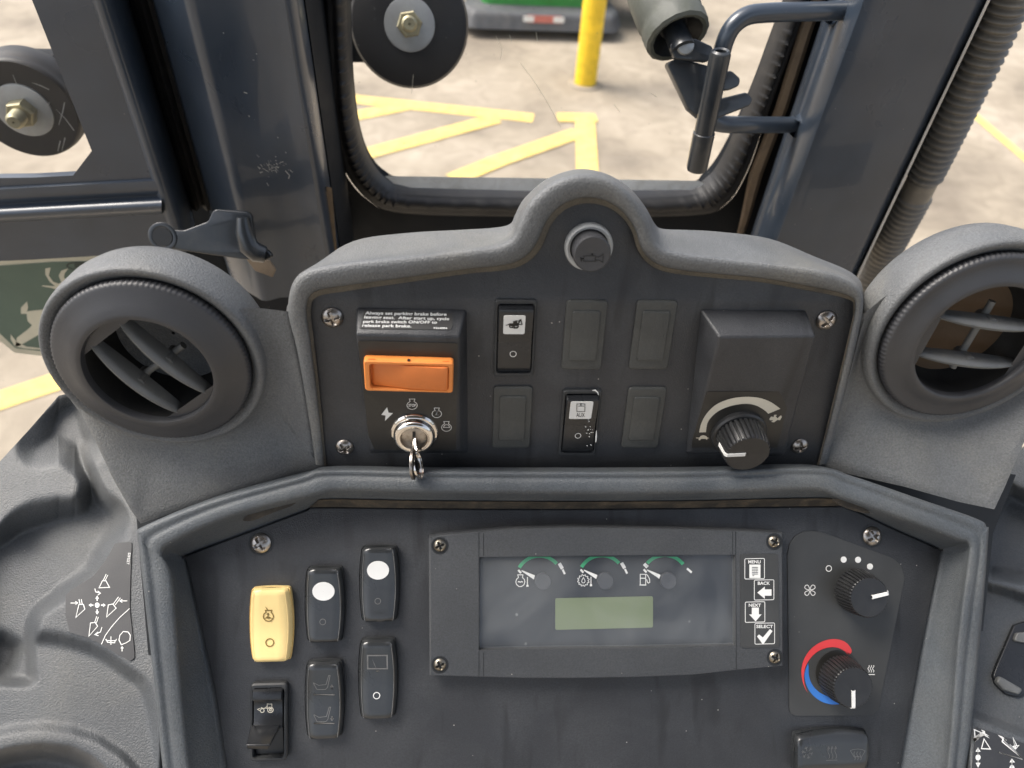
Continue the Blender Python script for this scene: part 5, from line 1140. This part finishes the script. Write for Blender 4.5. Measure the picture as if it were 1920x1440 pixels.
for dx, dy in ((0, -1), (0, 1), (-1, 0), (1, 0)):
    px_, py_ = -dy, dx; b0x, b0y = 410+dx*16, 753+dy*18
    FI.append([(b0x+px_*2.5, b0y+py_*2.5), (410+dx*25+px_*2.5, 753+dy*27+py_*2.5), (410+dx*25+px_*8, 753+dy*27+py_*8), (410+dx*36, 753+dy*40), (410+dx*25-px_*8, 753+dy*27-py_*8), (410+dx*25-px_*2.5, 753+dy*27-py_*2.5), (b0x-px_*2.5, b0y-py_*2.5)])
mk = marks(SL, ZL, hD, ST, FI, .0005)
text_into(mk, SL, 'T225955', ZL(534, 582), ZL(541, 532), ZL(545, 582), hD, .01)
mk.build('symbols', 'white', dcp)
# right side console
SR = Frame(at_depth(1880, 1200, .49), XW, ROT @ Vector((0, .88, -.38)))
zf = lambda L: [ZF(*p) for p in L]
floor_ = zf([(380, 590), (440, 605), (520, 630), (600, 655), (900, 740), (900, 1400), (600, 1275), (372, 1190), (300, 1160)])
band = zf([(380, 370), (430, 330), (470, 250), (520, 150), (600, 185), (900, 300), (900, 640), (600, 555), (425, 520)])
def hr_(X, Y):
    h = np.zeros(X.shape)
    h -= .030*(1-sstep((sdf_poly(X, Y, band)+10)/26)); h -= .014*(1-sstep((sdf_poly(X, Y, floor_)+6)/16)) + .032*sstep((1818-X)/22)
    return h
rsd = thing('side_console', SR.px(1900, 1380), 'grey moulded right side console with a dusty recess, rocker slot and white boom symbols', 'side console')
hfield(SR, np.arange(1786, 2110, 2.0), lambda x: float(np.interp(x, [1740, 1860, 1900, 1925, 2010], [900, 890, 850, 838, 800])), 1500, 300, hr_).build('moulding', 'console', rsd, sharp=70)
FR = SR.shift(-.0138)
slot = fillet(ccw(UV(FR, zf([(540, 775), (600, 755), (700, 790), (620, 1085), (560, 1112), (500, 1095), (455, 1050), (442, 1010), (460, 960)]))), .004, 4)
sl = MB().slab(FR, slot, 0, .0025, .001).build('rocker_switch', 'gloss', rsd)
MB().slab(FR, fillet(ccw(UV(FR, zf([(478, 1010), (590, 1075), (570, 1100), (500, 1078), (462, 1038)]), None, .004)), .002, 3), .0022, .0055, .0015).build('end_pad', 'blade', sl)
MB().slab(FR, fillet(ccw(UV(FR, zf([(560, 810), (620, 805), (610, 860), (545, 850)]), None, .004)), .002, 3), .0022, .0050, .0012).build('end_pad', 'blade', sl)
dr = MB().slab(SR, ccw(UV(SR, zf([(375, 1250), (620, 1335), (760, 1400), (760, 1640), (320, 1640), (350, 1450)]))), .0002, .0006).build('control_decal', 'pad', rsd)
marks(SR, ZF, .0009, [([(365, 1262), (368, 1300), (405, 1275), (430, 1290)], .0008), ([(400, 1265), (412, 1270), (414, 1288), (432, 1300)], .0006), ([(362, 1310), (405, 1280)], .0022), ([(410, 1305), (398, 1350), (440, 1352)], .0006),
      ([(480, 1290), (500, 1300), (495, 1318), (580, 1390)], .0009), ([(500, 1300), (515, 1312)], .0006), ([(545, 1300), (560, 1330), (555, 1350)], .0006), ([(544, 1340), (556, 1352), (572, 1335)], .0006), ([(530, 1330), (585, 1395)], .0009), ([(480, 1368), (590, 1400)], .0007),
      ([(382, 1345), (382, 1432)], .0006), ([(374, 1362), (382, 1348), (390, 1362)], .0006), ([(374, 1418), (382, 1434), (390, 1418)], .0006), ([(540, 1400), (540, 1440)], .0006), ([(532, 1412), (540, 1400), (550, 1412)], .0006)],
      [[(382+12*math.cos(a_), 1391+14*math.sin(a_)) for a_ in np.linspace(0, 6, 12)], [(540+12*math.cos(a_), 1440+14*math.sin(a_)) for a_ in np.linspace(0, 6, 12)]]).build('symbols', 'white', dr)
